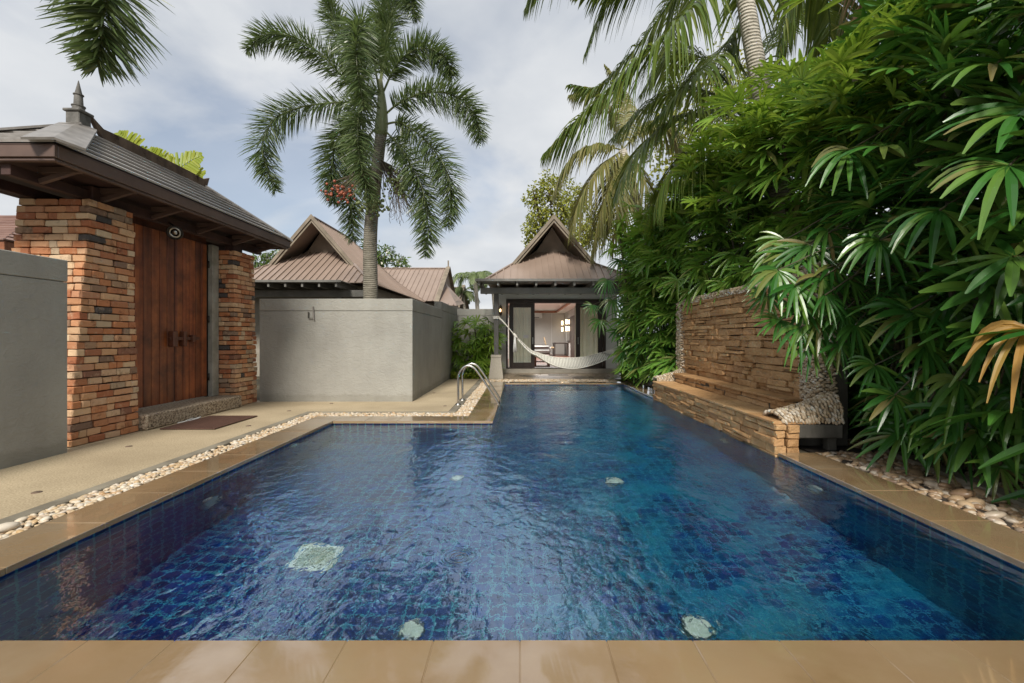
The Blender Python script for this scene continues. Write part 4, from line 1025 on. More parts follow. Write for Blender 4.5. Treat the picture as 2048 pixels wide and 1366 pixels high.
v3 = empty('rear_villa', (-5.5, 23, 0), 'farther villa whose long brown ridge shows right of the palm trunk', 'house')
a = MB(); X0, X1 = -9.5, -4.0
seam_slope(a, [(X0, 21.6, 2.95), (X1, 21.6, 2.95), (X1, 25, 4.98), (X0, 25, 4.98)], .26)
seam_slope(a, [(X1, 28.4, 2.95), (X0, 28.4, 2.95), (X0, 25, 4.98), (X1, 25, 4.98)], .26)
seam_slope(a, [(X1+.02, 21.2, 2.75), (-2.95, 21.2, 2.70), (-2.95, 24, 3.0), (X1+.02, 24.5, 4.1)], .26)
a.bar((X0, 25, 5.03), (X1+.05, 25, 5.03), .16, .05); a.build('roof', M['roofmetal'], v3)
a = MB(); a.bar((X1+.06, 25, 5.1), (X1+.06, 21.5, 2.92), .05, .22, (1, 0, 0)); a.bar((X1+.06, 25, 5.1), (X1+.06, 28.5, 2.92), .05, .22, (1, 0, 0)); a.bar((X1+.06, 25, 4.9), (X1+.06, 25, 5.45), .06, .07, (1, 0, 0)); a.build('barge_board', M['barge'], v3)
a = MB(); a.poly([(X1, 21.8, 2.95), (X1, 28.2, 2.95), (X1, 25, 4.95)]); a.build('gable_panel', M['gablet'], v3)
a = MB(); a.box(-9.2, -3.4, 22.2, 28, 0, 2.9); a.build('wall', M['plinth'], v3)
v4 = empty('distant_villa', (-5, 30, 0), 'distant villa gable peeping out beyond the farther roof', 'house')
a = MB(); seam_slope(a, [(-8, 28.9, 3.0), (-4.0, 28.9, 3.0), (-4.0, 32, 4.75), (-8, 32, 4.75)], .3); seam_slope(a, [(-4.0, 35, 3.0), (-8, 35, 3.0), (-8, 32, 4.75), (-4.0, 32, 4.75)], .3); a.build('roof', M['roofmetal'], v4)
a = MB(); a.bar((-3.96, 32, 4.9), (-3.96, 28.8, 3.0), .05, .22, (1, 0, 0)); a.bar((-3.96, 32, 4.9), (-3.96, 35.2, 3.0), .05, .22, (1, 0, 0)); a.build('barge_board', M['barge'], v4)
a = MB(); a.box(-7.8, -4.3, 29.4, 34.6, 0, 3.0); a.build('wall', M['plinth'], v4)
v5 = empty('left_neighbour_house', (-12, 11, 0), 'house with pinkish brown tiled roof beyond the left wall', 'house')
a = MB(); lap_slope(a, [(-14.5, 8.2, 3.0), (-9.3, 8.2, 3.0), (-10.9, 10.3, 4.0), (-12.8, 10.3, 4.0)], .17, .03)
lap_slope(a, [(-9.3, 8.2, 3.0), (-9.3, 12.4, 3.0), (-10.9, 10.3, 4.0)], .17, .03); lap_slope(a, [(-14.5, 12.4, 3.0), (-14.5, 8.2, 3.0), (-12.8, 10.3, 4.0)], .17, .03); lap_slope(a, [(-9.3, 12.4, 3.0), (-14.5, 12.4, 3.0), (-12.8, 10.3, 4.0), (-10.9, 10.3, 4.0)], .17, .03)
a.build('roof', M['tilefarm'], v5)
a = MB(); ring(a, -14.5, -9.32, 8.22, 12.38, 2.8, 2.995, .05); a.build('fascia', M['redwood'], v5)
a = MB(); a.box(-14, -9.7, 8.7, 12, 0, 2.9); a.build('wall', M['plinth'], v5)
a = MB(); a.lathe((-10.95, 10.3, 4.0), [(.07, 0), (.07, .35), (.1, .36), (.1, .42), (.03, .44), (.001, .8)], 10); a.build('finial', M['finial'], v5)

# ------------------------------------------------------------------ stone water-feature bench
fw = empty('stone_bench_wall', (3.2, 7.2, 0), 'stacked sandstone feature wall with stepped ledges beside the pool', 'feature wall')
def stack(mb, origin, U, n, L, Hh, hmin=.05, hmax=.095, lmin=.16, lmax=.5, dep=.10, var=.022):
    """irregular stacked stones filling L x Hh in plane (U, z), outward normal n"""
    origin = np.array(origin, float); U = np.array(U, float); n = np.array(n, float); z = 0.; vs = []
    T = chamfer_template(.14); kk = len(T[0])
    while z < Hh-.015:
        h_ = rng.uniform(hmin, hmax)
        if Hh-z-h_ < .03: h_ = Hh-z
        u = -rng.uniform(0, .0)
        while u < L-.01:
            l_ = rng.uniform(lmin, lmax)
            if L-u-l_ < .12: l_ = L-u
            parts_ = [(0, h_)] if rng.random() > .28 or h_ < .07 else [(0, h_*.5), (h_*.5, h_*.5)]
            for (dz, hh) in parts_:
                pr = rng.uniform(-var, var)
                c_ = origin+U*(u+l_/2)+np.array([0, 0, z+dz+hh/2])+n*(-dep/2+pr)
                S = np.stack([U*(l_-.006*rng.uniform(.5, 2)), n*dep, np.array([0, 0, hh-.006*rng.uniform(.5, 2)])], 1)
                v = (T[0]+rng.normal(0, .03, (kk, 3))*np.array([.5, 2.2, 2.2])) @ S.T+c_
                vs.append(v)
            u += l_
        z += h_
    N = len(vs); off = np.arange(N)*kk
    mb.add(np.concatenate(vs), [(f_[None]+off[:, None, None]).reshape(-1, f_.shape[1]) for f_ in T[1]])
Y0, Y1 = 4.92, 9.44
a = MB(); stack(a, (3.44, 5.57, .5), (0, 1, 0), (-1, 0, 0), 4.05, 1.45, .05, .12, .14, .66, var=.036); a.build('back_wall_stones', M['slate'], fw)
a = MB(); a.box(3.51, 3.76, 5.21, 9.62, 0, 1.925, .008); a.build('wall_core', M['concrete'], fw)
a = MB(); stack(a, (2.765, Y0, -.10), (0, 1, 0), (-1, 0, 0), Y1-Y0, .40, .06, .10, .2, .5, .12, .018); stack(a, (2.89, Y0-.002, -.02), (1, 0, 0), (0, -1, 0), .135, .32, .06, .10, .1, .12, .1, .008)
a.build('front_ledge_stones', M['slate'], fw)
def flag(mb, x0, x1, y0, y1, z, along=.55):
    y = y0
    while y < y1-.02:
        l_ = rng.uniform(.7, 1.3)*along; l_ = min(l_, y1-y)
        if y1-y-l_ < .15: l_ = y1-y
        mb.box(x0-rng.uniform(0, .015), x1, y+.003, y+l_-.003, z-.035, z+rng.uniform(-.004, .004), .006); y += l_
a = MB(); flag(a, 2.76, 3.22, Y0+.02, Y1, .335); flag(a, 3.17, 3.52, 5.45, Y1, .505); a.build('ledge_slabs', M['slate'], fw)
a = MB(); stack(a, (3.19, 5.4, .335), (0, 1, 0), (-1, 0, 0), 4.04, .135, .06, .07); a.build('seat_riser_stones', M['slate'], fw)
a = MB(); a.box(2.93, 3.507, Y0+.015, Y0+.35, .15, .298, .01); a.box(2.93, 3.5, Y0+.36, Y1, -.01, .298); a.box(3.40, 3.50, Y0+.1, Y0+.2, -.01, .148, .01); a.box(3.21, 3.5, 5.5, Y1-.02, .30, .468)
a.build('concrete_base', M['concrete'], fw)
# mossy dark coping band under the ledge at the waterline is the pool wall itself
def pebclad(mb, pts, nrm, up, size=.029):
    n = len(pts); nrm = unit(nrm); up = unit(up-nrm*np.sum(up*nrm, -1, keepdims=True)); sd_ = np.cross(up, nrm)
    s_ = size*rng.uniform(.75, 1.25, n)
    pts = pts+sd_*rng.normal(0, .006, (n, 1))+up*rng.normal(0, .005, (n, 1))+nrm*rng.normal(0, .004, (n, 1)); ang = rng.normal(0, .28, n)[:, None]; a1 = sd_*np.cos(ang)+up*np.sin(ang); a2 = -sd_*np.sin(ang)+up*np.cos(ang)
    Mx = np.stack([a1*(s_*1.0)[:, None], a2*(s_*.58)[:, None], nrm*(s_*.75)[:, None]], -1)
    mb.inst(ICO2, Mx, pts+nrm*(s_*.15)[:, None])
def grid_pts(o, u, v, lu, lv, du=.058, dv=.0265):
    pts = []; r_ = 0; o = np.array(o, float); u = np.array(u, float); v = np.array(v, float)
    q = dv/2
    while q < lv:
        p_ = du*(.25 if r_ % 2 else .75)
        while p_ < lu: pts.append(o+u*(p_+rng.normal(0, .004))+v*(q+rng.normal(0, .002))); p_ += du
        q += dv; r_ += 1
    return np.array(pts)
def cladface(mb, o, u, v, lu, lv, n):
    g_ = grid_pts(o, u, v, lu, lv); pebclad(mb, g_, np.tile(np.array(n, float), (len(g_), 1)), np.tile(np.array(v, float), (len(g_), 1)))
def pebble_column(y0, y1, x0, x1, z0, z1):
    a = MB(); cladface(a, (x0, y0, z0), (0, 1, 0), (0, 0, 1), y1-y0, z1-z0, (-1, 0, 0)); cladface(a, (x0, y0, z0), (1, 0, 0), (0, 0, 1), x1-x0, z1-z0, (0, -1, 0))
    cladface(a, (x0, y0, z1), (1, 0, 0), (0, 1, 0), x1-x0, y1-y0, (0, 0, 1)); a.build('pebble_column', M['pebble'], fw, True); a = MB(); a.inst(CH, [np.diag([x1-x0-.01, y1-y0-.01, z1-z0-.01])], [[(x0+x1)/2+.005, (y0+y1)/2+.005, (z0+z1)/2-.005]]); a.build('column_core', M['kerb'], fw)
pebble_column(5.19, 5.56, 3.43, 3.60, .40, 2.10); pebble_column(9.58, 9.86, 3.40, 3.74, .46, 1.97)
a = MB(); cladface(a, (3.43, 5.57, 1.93), (0, 1, 0), (0, 0, 1), 4.0, .09, (-1, 0, 0)); cladface(a, (3.43, 5.57, 2.02), (1, 0, 0), (0, 1, 0), .31, 4.0, (0, 0, 1)); a.box(3.435, 3.74, 5.57, 9.57, 1.93, 2.018); a.build('pebble_cap', M['pebble'], fw, True)
def mound(y0, y1, zb, flip=1):
    # rounded arm rising from the ledge edge to the column
    a = MB(); pts = []; nr = []; up_ = []
    nx, ny = 15, 24
    for x in np.arange(2.86, 3.52, .036):
        f_ = (x-2.84)/.72; hgt = .06+.24*f_**1.3; wy = (y1-y0)/2; yc = (y0+y1)/2
        for th in np.arange(-.1, math.pi+.1, .036/max(wy, hgt)):
            pts.append((x+rng.normal(0, .003), yc-wy*math.cos(th), zb+hgt*max(math.sin(th), -.05))); nr.append((-.25, -math.cos(th), math.sin(th)+.1)); up_.append((1, .25*math.sin(x*14+th*3), .3))
    pebclad(a, np.array(pts), np.array(nr, float), np.array(up_, float), .027)
    V = []; fs = []; m_ = 12
    xs_ = np.linspace(2.87, 3.52, 8)
    for x in xs_:
        f_ = (x-2.84)/.72; hgt = .06+.24*f_**1.3
        for j in range(m_+1): th = math.pi*j/m_; V.append((x, (y0+y1)/2-((y1-y0)/2-.008)*math.cos(th), zb+(hgt-.008)*math.sin(th)))
    for i in range(7):
        for j in range(m_): q = i*(m_+1)+j; fs.append([q, q+1, q+m_+2, q+m_+1])
    a.build('pebble_arm', M['pebble'], fw, True); a = MB(); a.add(V, [fs]); a.build('arm_core', M['kerb'], fw, True)
mound(4.95, 5.32, .335); mound(9.42, 9.78, .335)

# ------------------------------------------------------------------ plants
TB = [.4, .82, .98, 1, .92, .6, .22]
def fans(mb, C, A, N, size, K=9, W=.045, droop=.35, spread=1.75, prof=TB, fold=.16):
    """palmate leaves: centre C, axis A, normal N"""
    n = len(C); A = unit(A); N = unit(N-A*np.sum(N*A, -1, keepdims=True)); B = np.cross(N, A)
    Pp = []; D = []; Nn = []; L = []; Wd = []; G = []
    Kn = rng.integers(K-2, K+3, n)
    for i in range(n):
        k = Kn[i]; th = np.linspace(-spread, spread, k)+rng.normal(0, .05, k)
        d = np.cos(th)[:, None]*A[i]+np.sin(th)[:, None]*B[i]+N[i]*rng.uniform(.0, .28)
        Pp.append(np.tile(C[i], (k, 1))+d*.01); D.append(d); Nn.append(np.tile(N[i], (k, 1))+.25*np.sin(th)[:, None]*B[i]*1.0)
        L.append(size[i]*(1-.10*np.abs(th)/spread)*rng.uniform(.85, 1.08, k)); Wd.append(np.full(k, W*size[i]/.32)*rng.uniform(.75, 1.2, k)*(9/k))
        G.append(np.full(k, droop)*rng.uniform(.5, 1.6)+rng.uniform(-.06, .1, k))
    mb.add(*blades(np.concatenate(Pp), np.concatenate(D), np.concatenate(Nn), np.concatenate(L), np.concatenate(Wd), np.concatenate(G), prof, fold))
def in_wall(p): return (p[:, 0] > 3.0) & (p[:, 0] < 3.95) & (p[:, 1] > 5.0) & (p[:, 1] < 9.95) & (p[:, 2] < 2.15)
def lady_palm(label, x, y, h, rx, ry, n, size=.34, zlo=.25, mat='rhapis', lean=(0, 0), name='lady_palm', low=.75, Wd=.044, stems=6, group='lady palms forming the right hedge', cat='fan palm', K=9, face=None, top=.8):
    t = empty(name, (x, y, -.01), label, cat, group)
    u = rng.random(n)**.9; z = zlo+(h-zlo)*u; f_ = (z/h)
    if face is None: ph = rng.uniform(0, 2*np.pi, n)
    else: ph = rng.normal(face, 1.15, n)
    bul = low+(1-low)*np.sin(np.clip(f_/.62, 0, 1)*np.pi/2); bul = bul*np.where(f_ > top, np.sqrt(np.clip(1-((f_-top)/(1-top+.02))**2, 0.02, 1)), 1)
    rad = bul*np.sqrt(rng.uniform(.2, 1, n))
    C = np.stack([x+lean[0]*f_+rx*rad*np.cos(ph), y+lean[1]*f_+ry*rad*np.sin(ph), z], -1)
    C += rng.normal(0, .05, C.shape)
    keep = ~in_wall(C); C = C[keep]; f_ = f_[keep]; ph = ph[keep]; n = len(C)
    ax = np.stack([np.cos(ph+rng.normal(0, .45, n)), np.sin(ph+rng.normal(0, .45, n)), -.25+.9*(f_-.35)+rng.normal(0, .28, n)], -1)
    nm = np.stack([rng.normal(0, .35, n)+.75*np.cos(ph), rng.normal(0, .35, n)+.75*np.sin(ph)-.25, np.full(n, .85)], -1)
    a = MB(); sz = size*rng.uniform(.7, 1.25, n)
    fans(a, C, ax, nm, sz, K, W=Wd, spread=2.0, droop=.22)
    axu = unit(ax); st_ = C-axu*.42-np.array([0, 0, .08]); 
    a.add(*blades(st_, C-st_, nm, np.linalg.norm(C-st_, axis=1), .009, .0, [1, 1, 1]))
    a.build('foliage', M[mat], t)
    for i in range(stems):
        an = rng.uniform(0, 6.28); r0 = rng.uniform(.05, .3); r1 = rng.uniform(.1, .6); hh = h*rng.uniform(.6, .93)
        pts = [(x+r0*math.cos(an), y+r0*math.sin(an), -.02), (x+lean[0]*.4+r0*1.3*math.cos(an), y+r0*1.3*math.sin(an), hh*.5), (x+lean[0]*.8+rx*r1*math.cos(an)*.8, y+lean[1]+ry*r1*math.sin(an)*.8, hh)]
        k = MB(); k.tube(spline(pts, 10), rng.uniform(.014, .022), 7); k.build('stem', M['stem'], t, True)
    return t

PI = math.pi
row = [  # x, y, h, rx, ry, n, size, low, face, label
 (4.25, 3.05, 3.9, .85, .8, 120, .50, .8, PI, 'large glossy fan palm cropped by the right edge above the pebble bed'),
 (4.30, 4.15, 4.5, .95, .85, 190, .44, .8, PI*1.1, 'glossy fan palm rising just right of the dark concrete post'),
 (4.75, 5.25, 5.0, 1.15, .9, 190, .44, .8, PI*1.05, 'fan palm leaning over the near pebble column of the feature wall'),
 (4.75, 6.4, 5.1, 1.2, .95, 190, .46, .8, PI*1.1, 'fan palm spilling over the near half of the feature wall'),
 (4.70, 7.6, 5.0, 1.2, .95, 200, .46, .8, PI*1.1, 'fan palm behind the middle of the feature wall'),
 (4.60, 8.8, 4.9, 1.15, .95, 210, .45, .8, PI*1.12, 'fan palm behind the far half of the feature wall'),
 (4.25, 9.9, 4.6, 1.05, .9, 220, .45, .95, PI*1.15, 'fan palm filling the gap beside the far pebble column'),
 (3.95, 10.9, 4.4, .95, .85, 220, .44, .95, PI*1.15, 'fan palm reaching the pool coping beyond the feature wall'),
 (3.60, 11.9, 4.2, .95, .8, 210, .42, .9, PI*1.2, 'fan palm whose hanging leaves overlap the villa roof edge'),
 (3.65, 12.9, 3.7, .75, .6, 150, .38, .95, PI*1.2, 'fan palm standing in front of the right veranda column'),
]
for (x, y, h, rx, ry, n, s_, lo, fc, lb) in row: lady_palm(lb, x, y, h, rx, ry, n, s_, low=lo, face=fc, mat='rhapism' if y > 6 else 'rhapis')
back = [(5.5, 4.3, 5.0, 'dark rear fan palm filling the upper right corner'), (5.8, 5.8, 5.5, 'dark rear fan palm above the near feature wall'), (5.8, 7.4, 5.4, 'dark rear fan palm above the middle of the feature wall'),
        (5.7, 9.0, 5.3, 'dark rear fan palm below the drooping coconut fronds'), (5.3, 10.6, 5.0, 'dark rear fan palm behind the far pebble column'), (4.8, 12.2, 4.6, 'dark rear fan palm nearest the villa roof')]
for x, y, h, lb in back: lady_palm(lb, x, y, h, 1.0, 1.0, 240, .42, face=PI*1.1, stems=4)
# bright upper sprays
for (px, py, d, n, r_, lb) in ((1560, 240, 6.6, 26, .55, 'bright green fan palm top standing highest beside the coconut trunk'), (1440, 330, 8.2, 24, .55, 'bright green fan palm top below the big coconut frond'), (1790, 150, 5.0, 26, .6, 'bright green fan palm top at the upper right'), (1330, 430, 10.3, 22, .5, 'bright green fan palm top right of the villa gable')):
    c = P(px, py, d); t = empty('lady_palm', (c[0]+.5, c[1]+.3, -.01), lb, 'fan palm', 'lady palms forming the right hedge')
    n = int(n*1.6); C = c+rng.normal(0, r_, (n*2, 3))*np.array([.8, .8, .6]); ph = rng.normal(PI*1.2, 1.2, n*2)
    a = MB(); fans(a, C, np.stack([np.cos(ph), np.sin(ph), rng.uniform(0, .8, n*2)], -1), np.stack([rng.normal(0, .3, n*2), rng.normal(0, .3, n*2)-.2, np.ones(n*2)], -1), .40*rng.uniform(.8, 1.2, n*2), 9, W=.04, droop=.22)
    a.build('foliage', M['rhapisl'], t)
    k = MB(); k.tube(spline([(c[0]+.5, c[1]+.3, -.02), (c[0]+.45, c[1]+.25, c[2]*.5), c], 10), .02, 7); k.build('stem', M['stem'], t, True)
# leaves hanging in front of the feature wall
def placed_fans(label, base, lst, mat='rhapis', group='lady palms forming the right hedge', name='lady_palm', cat='fan palm', droop=.4, K=11, W=.042):
    t = empty(name, base, label, cat, group); C = []; A_ = []; N_ = []; S_ = []
    for (px, py, d, ang, s_, tilt) in lst:      # ang: picture direction of the leaf axis in degrees, 0 = right, 90 = down
        C.append(P(px, py, d)); r_ = R(ang); A_.append((math.cos(r_), -.35, -math.sin(r_))); N_.append((rng.normal(0, .1), -tilt, 1)); S_.append(s_)
    a = MB(); C = np.array(C); fans(a, C, np.array(A_), np.array(N_, float), np.array(S_), K, W=W, droop=droop); a.build('foliage', M[mat], t)
    for i in range(0, len(C)):
        k = MB(); b0 = np.array(base); e_ = C[i]; mid_ = np.array([b0[0]*.55+e_[0]*.45, b0[1]*.5+e_[1]*.5, max(e_[2]+.15, 1.2)])
        k.tube(spline([b0+np.array([rng.normal(0, .1), rng.normal(0, .1), 0]), np.array([b0[0], b0[1], mid_[2]*.8]), mid_+np.array([0, 0, .1]), e_], 14), [.018]*7+[.008]*7, 6); k.build('stem', M['stem'], t, True)
    return t
placed_fans('fan palm whose glossy leaves hang in front of the near pebble column', (4.1, 4.9, -.01),
   [(1556, 540, 4.9, 100, .42, .9), (1590, 570, 4.8, 70, .40, 1), (1612, 610, 4.9, 95, .38, .9), (1560, 640, 5.0, 150, .34, 1), (1640, 640, 4.8, 60, .36, 1), (1600, 655, 4.8, 100, .34, 1.1), (1545, 555, 5.2, 150, .36, .8), (1680, 690, 4.6, 85, .30, 1.2), (1650, 590, 4.6, 40, .34, .9), (1665, 530, 4.9, 60, .42, .9), (1620, 490, 5.0, 110, .44, .8), (1585, 505, 5.1, 140, .42, .8), (1690, 620, 4.7, 80, .36, 1), (1645, 555, 4.8, 90, .4, .9), (1700, 560, 4.8, 50, .4, .9), (1535, 590, 5.3, 120, .36, .9), (1600, 600, 4.9, 60, .4, 1), (1570, 480, 5.3, 130, .42, .8), (1630, 680, 4.8, 110, .34, 1), (1710, 650, 4.6, 70, .38, 1), (1655, 460, 5.0, 80, .44, .8)])
placed_fans('fan palm draping its leaves over the top edge of the feature wall', (4.2, 7.9, -.01),
   [(1385, 580, 9.2, 100, .42, .9), (1415, 560, 8.7, 120, .45, .8), (1450, 560, 8.1, 90, .45, .9), (1490, 540, 7.5, 110, .46, .9), (1530, 535, 6.9, 100, .46, .9), (1560, 500, 6.3, 120, .46, .8), (1400, 530, 8.8, 140, .45, .7), (1470, 510, 7.8, 130, .46, .7)], 'rhapism')
placed_fans('nearest fan palm with big drooping glossy leaves low at the right', (4.4, 3.9, -.01),
   [(1820, 620, 4.0, 110, .46, 1), (1900, 610, 3.8, 60, .44, 1), (1850, 690, 3.9, 80, .40, 1), (1960, 540, 3.5, 150, .5, .9), (2030, 520, 3.3, 80, .52, .9), (1920, 760, 3.7, 110, .40, 1), (1990, 790, 3.5, 70, .42, 1.1),
    (1790, 790, 4.1, 120, .36, 1), (1840, 830, 4.0, 60, .34, 1), (1930, 860, 3.7, 100, .34, 1), (2000, 930, 3.5, 95, .32, 1.1), (2040, 800, 3.4, 100, .44, 1), (1750, 730, 4.3, 140, .34, 1), (1870, 880, 3.9, 110, .30, 1), (1985, 660, 3.4, 100, .46, .9),
    (2040, 230, 3.1, 165, .58, .5), (2020, 330, 3.0, 150, .60, .6), (1880, 420, 3.6, 160, .5, .7), (1700, 300, 4.6, 140, .5, .7), (1990, 130, 3.3, 170, .5, .5), (1760, 480, 4.2, 120, .44, .8)], W=.044)
placed_fans('withering orange brown fan leaf at the right edge', (4.3, 3.4, -.01), [(2056, 655, 3.0, 140, .46, .7)], 'ochre', None, 'withered_fan_palm', 'fan palm', .7, 10, .036)
placed_fans('fan palm with narrow leaves hanging before the villa doors', (3.4, 12.6, -.01),
   [(1225, 600, 12.0, 120, .45, .9), (1200, 640, 12.1, 100, .4, .9), (1235, 660, 12, 80, .42, .9), (1215, 560, 12, 130, .45, .8), (1250, 700, 11.9, 95, .4, .9), (1270, 730, 11.6, 80, .38, .9), (1240, 520, 12, 120, .42, .7), (1185, 610, 12.2, 130, .36, .9), (1260, 640, 11.8, 100, .42, .8), (1285, 680, 11.3, 90, .42, .8)])

# bush by the rear wall
lady_palm('bright green fan palm bush in the corner before the rear grey wall', -1.55, 14.2, 1.75, .55, .5, 85, .36, .1, 'rhapisl', name='fan_palm_bush', group='fan palm bushes by the rear wall', low=.9, stems=4, top=.9)
lady_palm('green fan palm bush next to the veranda column plinth', -1.0, 14.3, 1.8, .42, .45, 60, .34, .1, 'rhapisl', name='fan_palm_bush', group='fan palm bushes by the rear wall', low=.9, stems=4, top=.9)
a = MB(); n = 1300; C = np.stack([rng.uniform(-2.05, -.85, n), rng.uniform(13.5, 14.1, n), rng.uniform(0, .16, n)], -1)
a.add(*blades(C, rng.normal(0, 1, (n, 3))+np.array([0, -.3, .4]), np.tile([0, -.3, 1.], (n, 1)), .07, .045, .2, [.4, 1, .2])); tag(a.build('ground_cover', M['cover'], origin=(-1.5, 13.8, 0)), 'yellow green ground cover at the foot of the fan palm bush', 'ground cover', kind='stuff')

# broad rosette plant in the hedge and by the pool corner
def rosette(mb, c, n, L, W, up=.5, droop=.5):
    ph = rng.uniform(0, 6.28, n); el = rng.uniform(-.1, 1.3, n)
    D = np.stack([np.cos(ph)*np.cos(el), np.sin(ph)*np.cos(el), np.sin(el)], -1); Nn = np.cross(np.cross(D, [0, 0, 1.]), D)
    mb.add(*blades(np.tile(c, (n, 1))+D*.02, D, Nn, L*rng.uniform(.75, 1.1, n), W, droop*np.cos(el)+.1, [.35, .8, 1, .9, .5, .05], .12))
t = empty('dracaena', (3.1, 12.3, -.01), 'dracaena with strappy yellow striped leaves right of the villa gable', 'dracaena')
a = MB()
for (px, py) in ((1240, 470), (1225, 500), (1258, 490), (1245, 445)): rosette(a, P(px, py, 12.0), 24, .5, .07)
a.build('foliage', M['rhapisl'], t); k = MB(); k.tube(spline([(3.1, 12.3, -.02), (2.95, 12.2, 1.8), P(1240, 475, 12.0)], 12), .025, 7); k.build('stem', M['stem'], t, True)
t = empty('bird_nest_fern', (2.95, 12.95, -.01), 'low plant with broad green leaves at the far right pool corner', 'fern')
a = MB(); rosette(a, (3.0, 12.95, .05), 26, .6, .13, droop=.4); a.build('foliage', M['rhapisl'], t)

# ---- palms with pinnate fronds
def coco_frond(t, ctrl, L=.75, W=.045, n=85, mat='coco', hang=.75, name='frond', start=.08, rr=.022, spreadv=.45):
    pts = spline(ctrl, n); tan = np.gradient(pts, axis=0); tan = unit(tan)
    s_ = np.linspace(0, 1, n); side = unit(np.cross(tan, [0, 0, 1.])); upv = np.cross(side, tan)
    a = MB(); a.tube(pts, rr*(1-.85*s_)+.003, 6)
    m = s_ > start
    Ls = L*np.clip(np.sin(np.pi*np.clip((s_-start)/(1-start)*.82+.14, 0, 1)), .15, 1)
    for sg in (-1, 1):
        D = side*sg*(.9-.25*s_[:, None])+tan*(.35+.5*s_[:, None])+upv*spreadv*.3+rng.normal(0, .07, (n, 3))
        Nn = upv+side*sg*.3+rng.normal(0, .15, (n, 3))
        k_ = m & (rng.random(n) > .03)
        a.add(*blades(pts[k_], D[k_], Nn[k_], (Ls*rng.uniform(.85, 1.1, n))[k_], W, (hang*rng.uniform(.7, 1.25, n))[k_], [.35, 1, .95, .7, .4, .05], .14))
    return a.build(name, M[mat], t)
def fox_frond(t, ctrl, L=.36, n=150, per=5, mat='fox', name='frond', W=.021, rr=.02, start=.12):
    pts = spline(ctrl, n); tan = unit(np.gradient(pts, axis=0)); s_ = np.linspace(0, 1, n)
    side = unit(np.cross(tan, [0, 0.01, 1.])); upv = np.cross(side, tan)
    a = MB(); a.tube(pts, rr*(1-.85*s_)+.003, 6)
    for j in range(per):
        th = rng.uniform(0, 2*np.pi, n); k_ = s_ > start
        D = (np.cos(th)[:, None]*side+np.sin(th)[:, None]*upv)*1.0+tan*(.45+.2*s_[:, None])
        Ls = L*np.clip(np.sin(np.pi*np.clip((s_-start)/(1-start)*.8+.16, 0, 1))**.6, .3, 1)*rng.uniform(.75, 1.15, n)
        p_ = pts+tan*rng.uniform(-.02, .02, (n, 1))
        a.add(*blades(p_[k_], D[k_], (upv+rng.normal(0, .6, (n, 3)))[k_], Ls[k_], W, rng.uniform(.05, .28, n)[k_], [.5, 1, .8, .08]))
    return a.build(name, M[mat], t)
def PL(l): return [P(*q) for q in l]

fp = empty('foxtail_palm', (-3.12, 9.6, -.03), 'tall foxtail palm with bushy fronds rising behind the corner wall', 'palm tree')
d0 = 9.6
a = MB(); tp = spline([(-3.16, d0, -.05), P(741, 590, d0), P(741, 470, d0), P(750, 370, d0), P(762, 270, d0)], 40); a.tube(tp, np.linspace(.165, .115, 40), 20); a.build('trunk', M['foxtrunk'], fp, True)
a = MB(); tp = spline([P(762, 272, d0), P(764, 215, d0), P(760, 160, d0)], 12); a.tube(tp, [.12, .13, .135, .13, .12, .11, .10, .09, .08, .07, .06, .05], 16); a.build('crownshaft', M['shaft'], fp, True)
FX = [
 [(758, 190, 9.6), (700, 165, 9.5), (645, 111, 9.3), (596, 78, 9.2), (534, 68, 9.1), (495, 100, 9.0)],
 [(758, 215, 9.6), (700, 205, 9.5), (640, 208, 9.4), (590, 218, 9.3), (548, 240, 9.2), (524, 290, 9.1), (535, 340, 9.0), (552, 380, 9.0)],
 [(758, 180, 9.5), (745, 110, 9.1), (728, 62, 8.7), (716, 50, 8.3), (712, 90, 8.0), (716, 150, 7.9), (728, 215, 7.9)],
 [(758, 215, 9.5), (745, 195, 9.2), (728, 190, 8.8), (718, 225, 8.5), (716, 290, 8.3), (726, 350, 8.2), (742, 400, 8.2)],
 [(760, 175, 9.7), (765, 100, 9.9), (765, 40, 10.1), (768, -40, 10.2)],
 [(762, 165, 9.7), (775, 80, 9.9), (790, 0, 10.0), (815, -20, 10), (832, 35, 9.9)],
 [(764, 190, 9.6), (790, 135, 9.5), (820, 105, 9.4), (862, 98, 9.3), (895, 125, 9.2), (903, 150, 9.2)],
 [(764, 235, 9.6), (800, 205, 9.5), (850, 186, 9.3), (905, 190, 9.1), (945, 225, 9.0), (962, 280, 8.9)],
 [(764, 250, 9.6), (800, 246, 9.5), (845, 275, 9.4), (885, 325, 9.2), (902, 385, 9.1), (896, 452, 9.0)],
 [(764, 255, 9.6), (792, 285, 9.4), (822, 330, 9.2), (845, 380, 9.1), (856, 450, 9.0), (851, 510, 9.0)],
 [(757, 240, 9.6), (705, 245, 9.7), (675, 285, 9.8), (662, 345, 9.8), (668, 405, 9.8)],
 [(757, 250, 9.7), (725, 290, 10), (706, 350, 10.2), (702, 420, 10.2), (706, 480, 10.2)],
 [(756, 185, 9.5), (720, 120, 9.6), (690, 80, 9.6), (665, 30, 9.7), (655, 0, 9.7)],
]
for i, c in enumerate(FX): fox_frond(fp, PL(c), L=.52 if i not in (2, 3) else .5, n=180, per=6, W=.020)
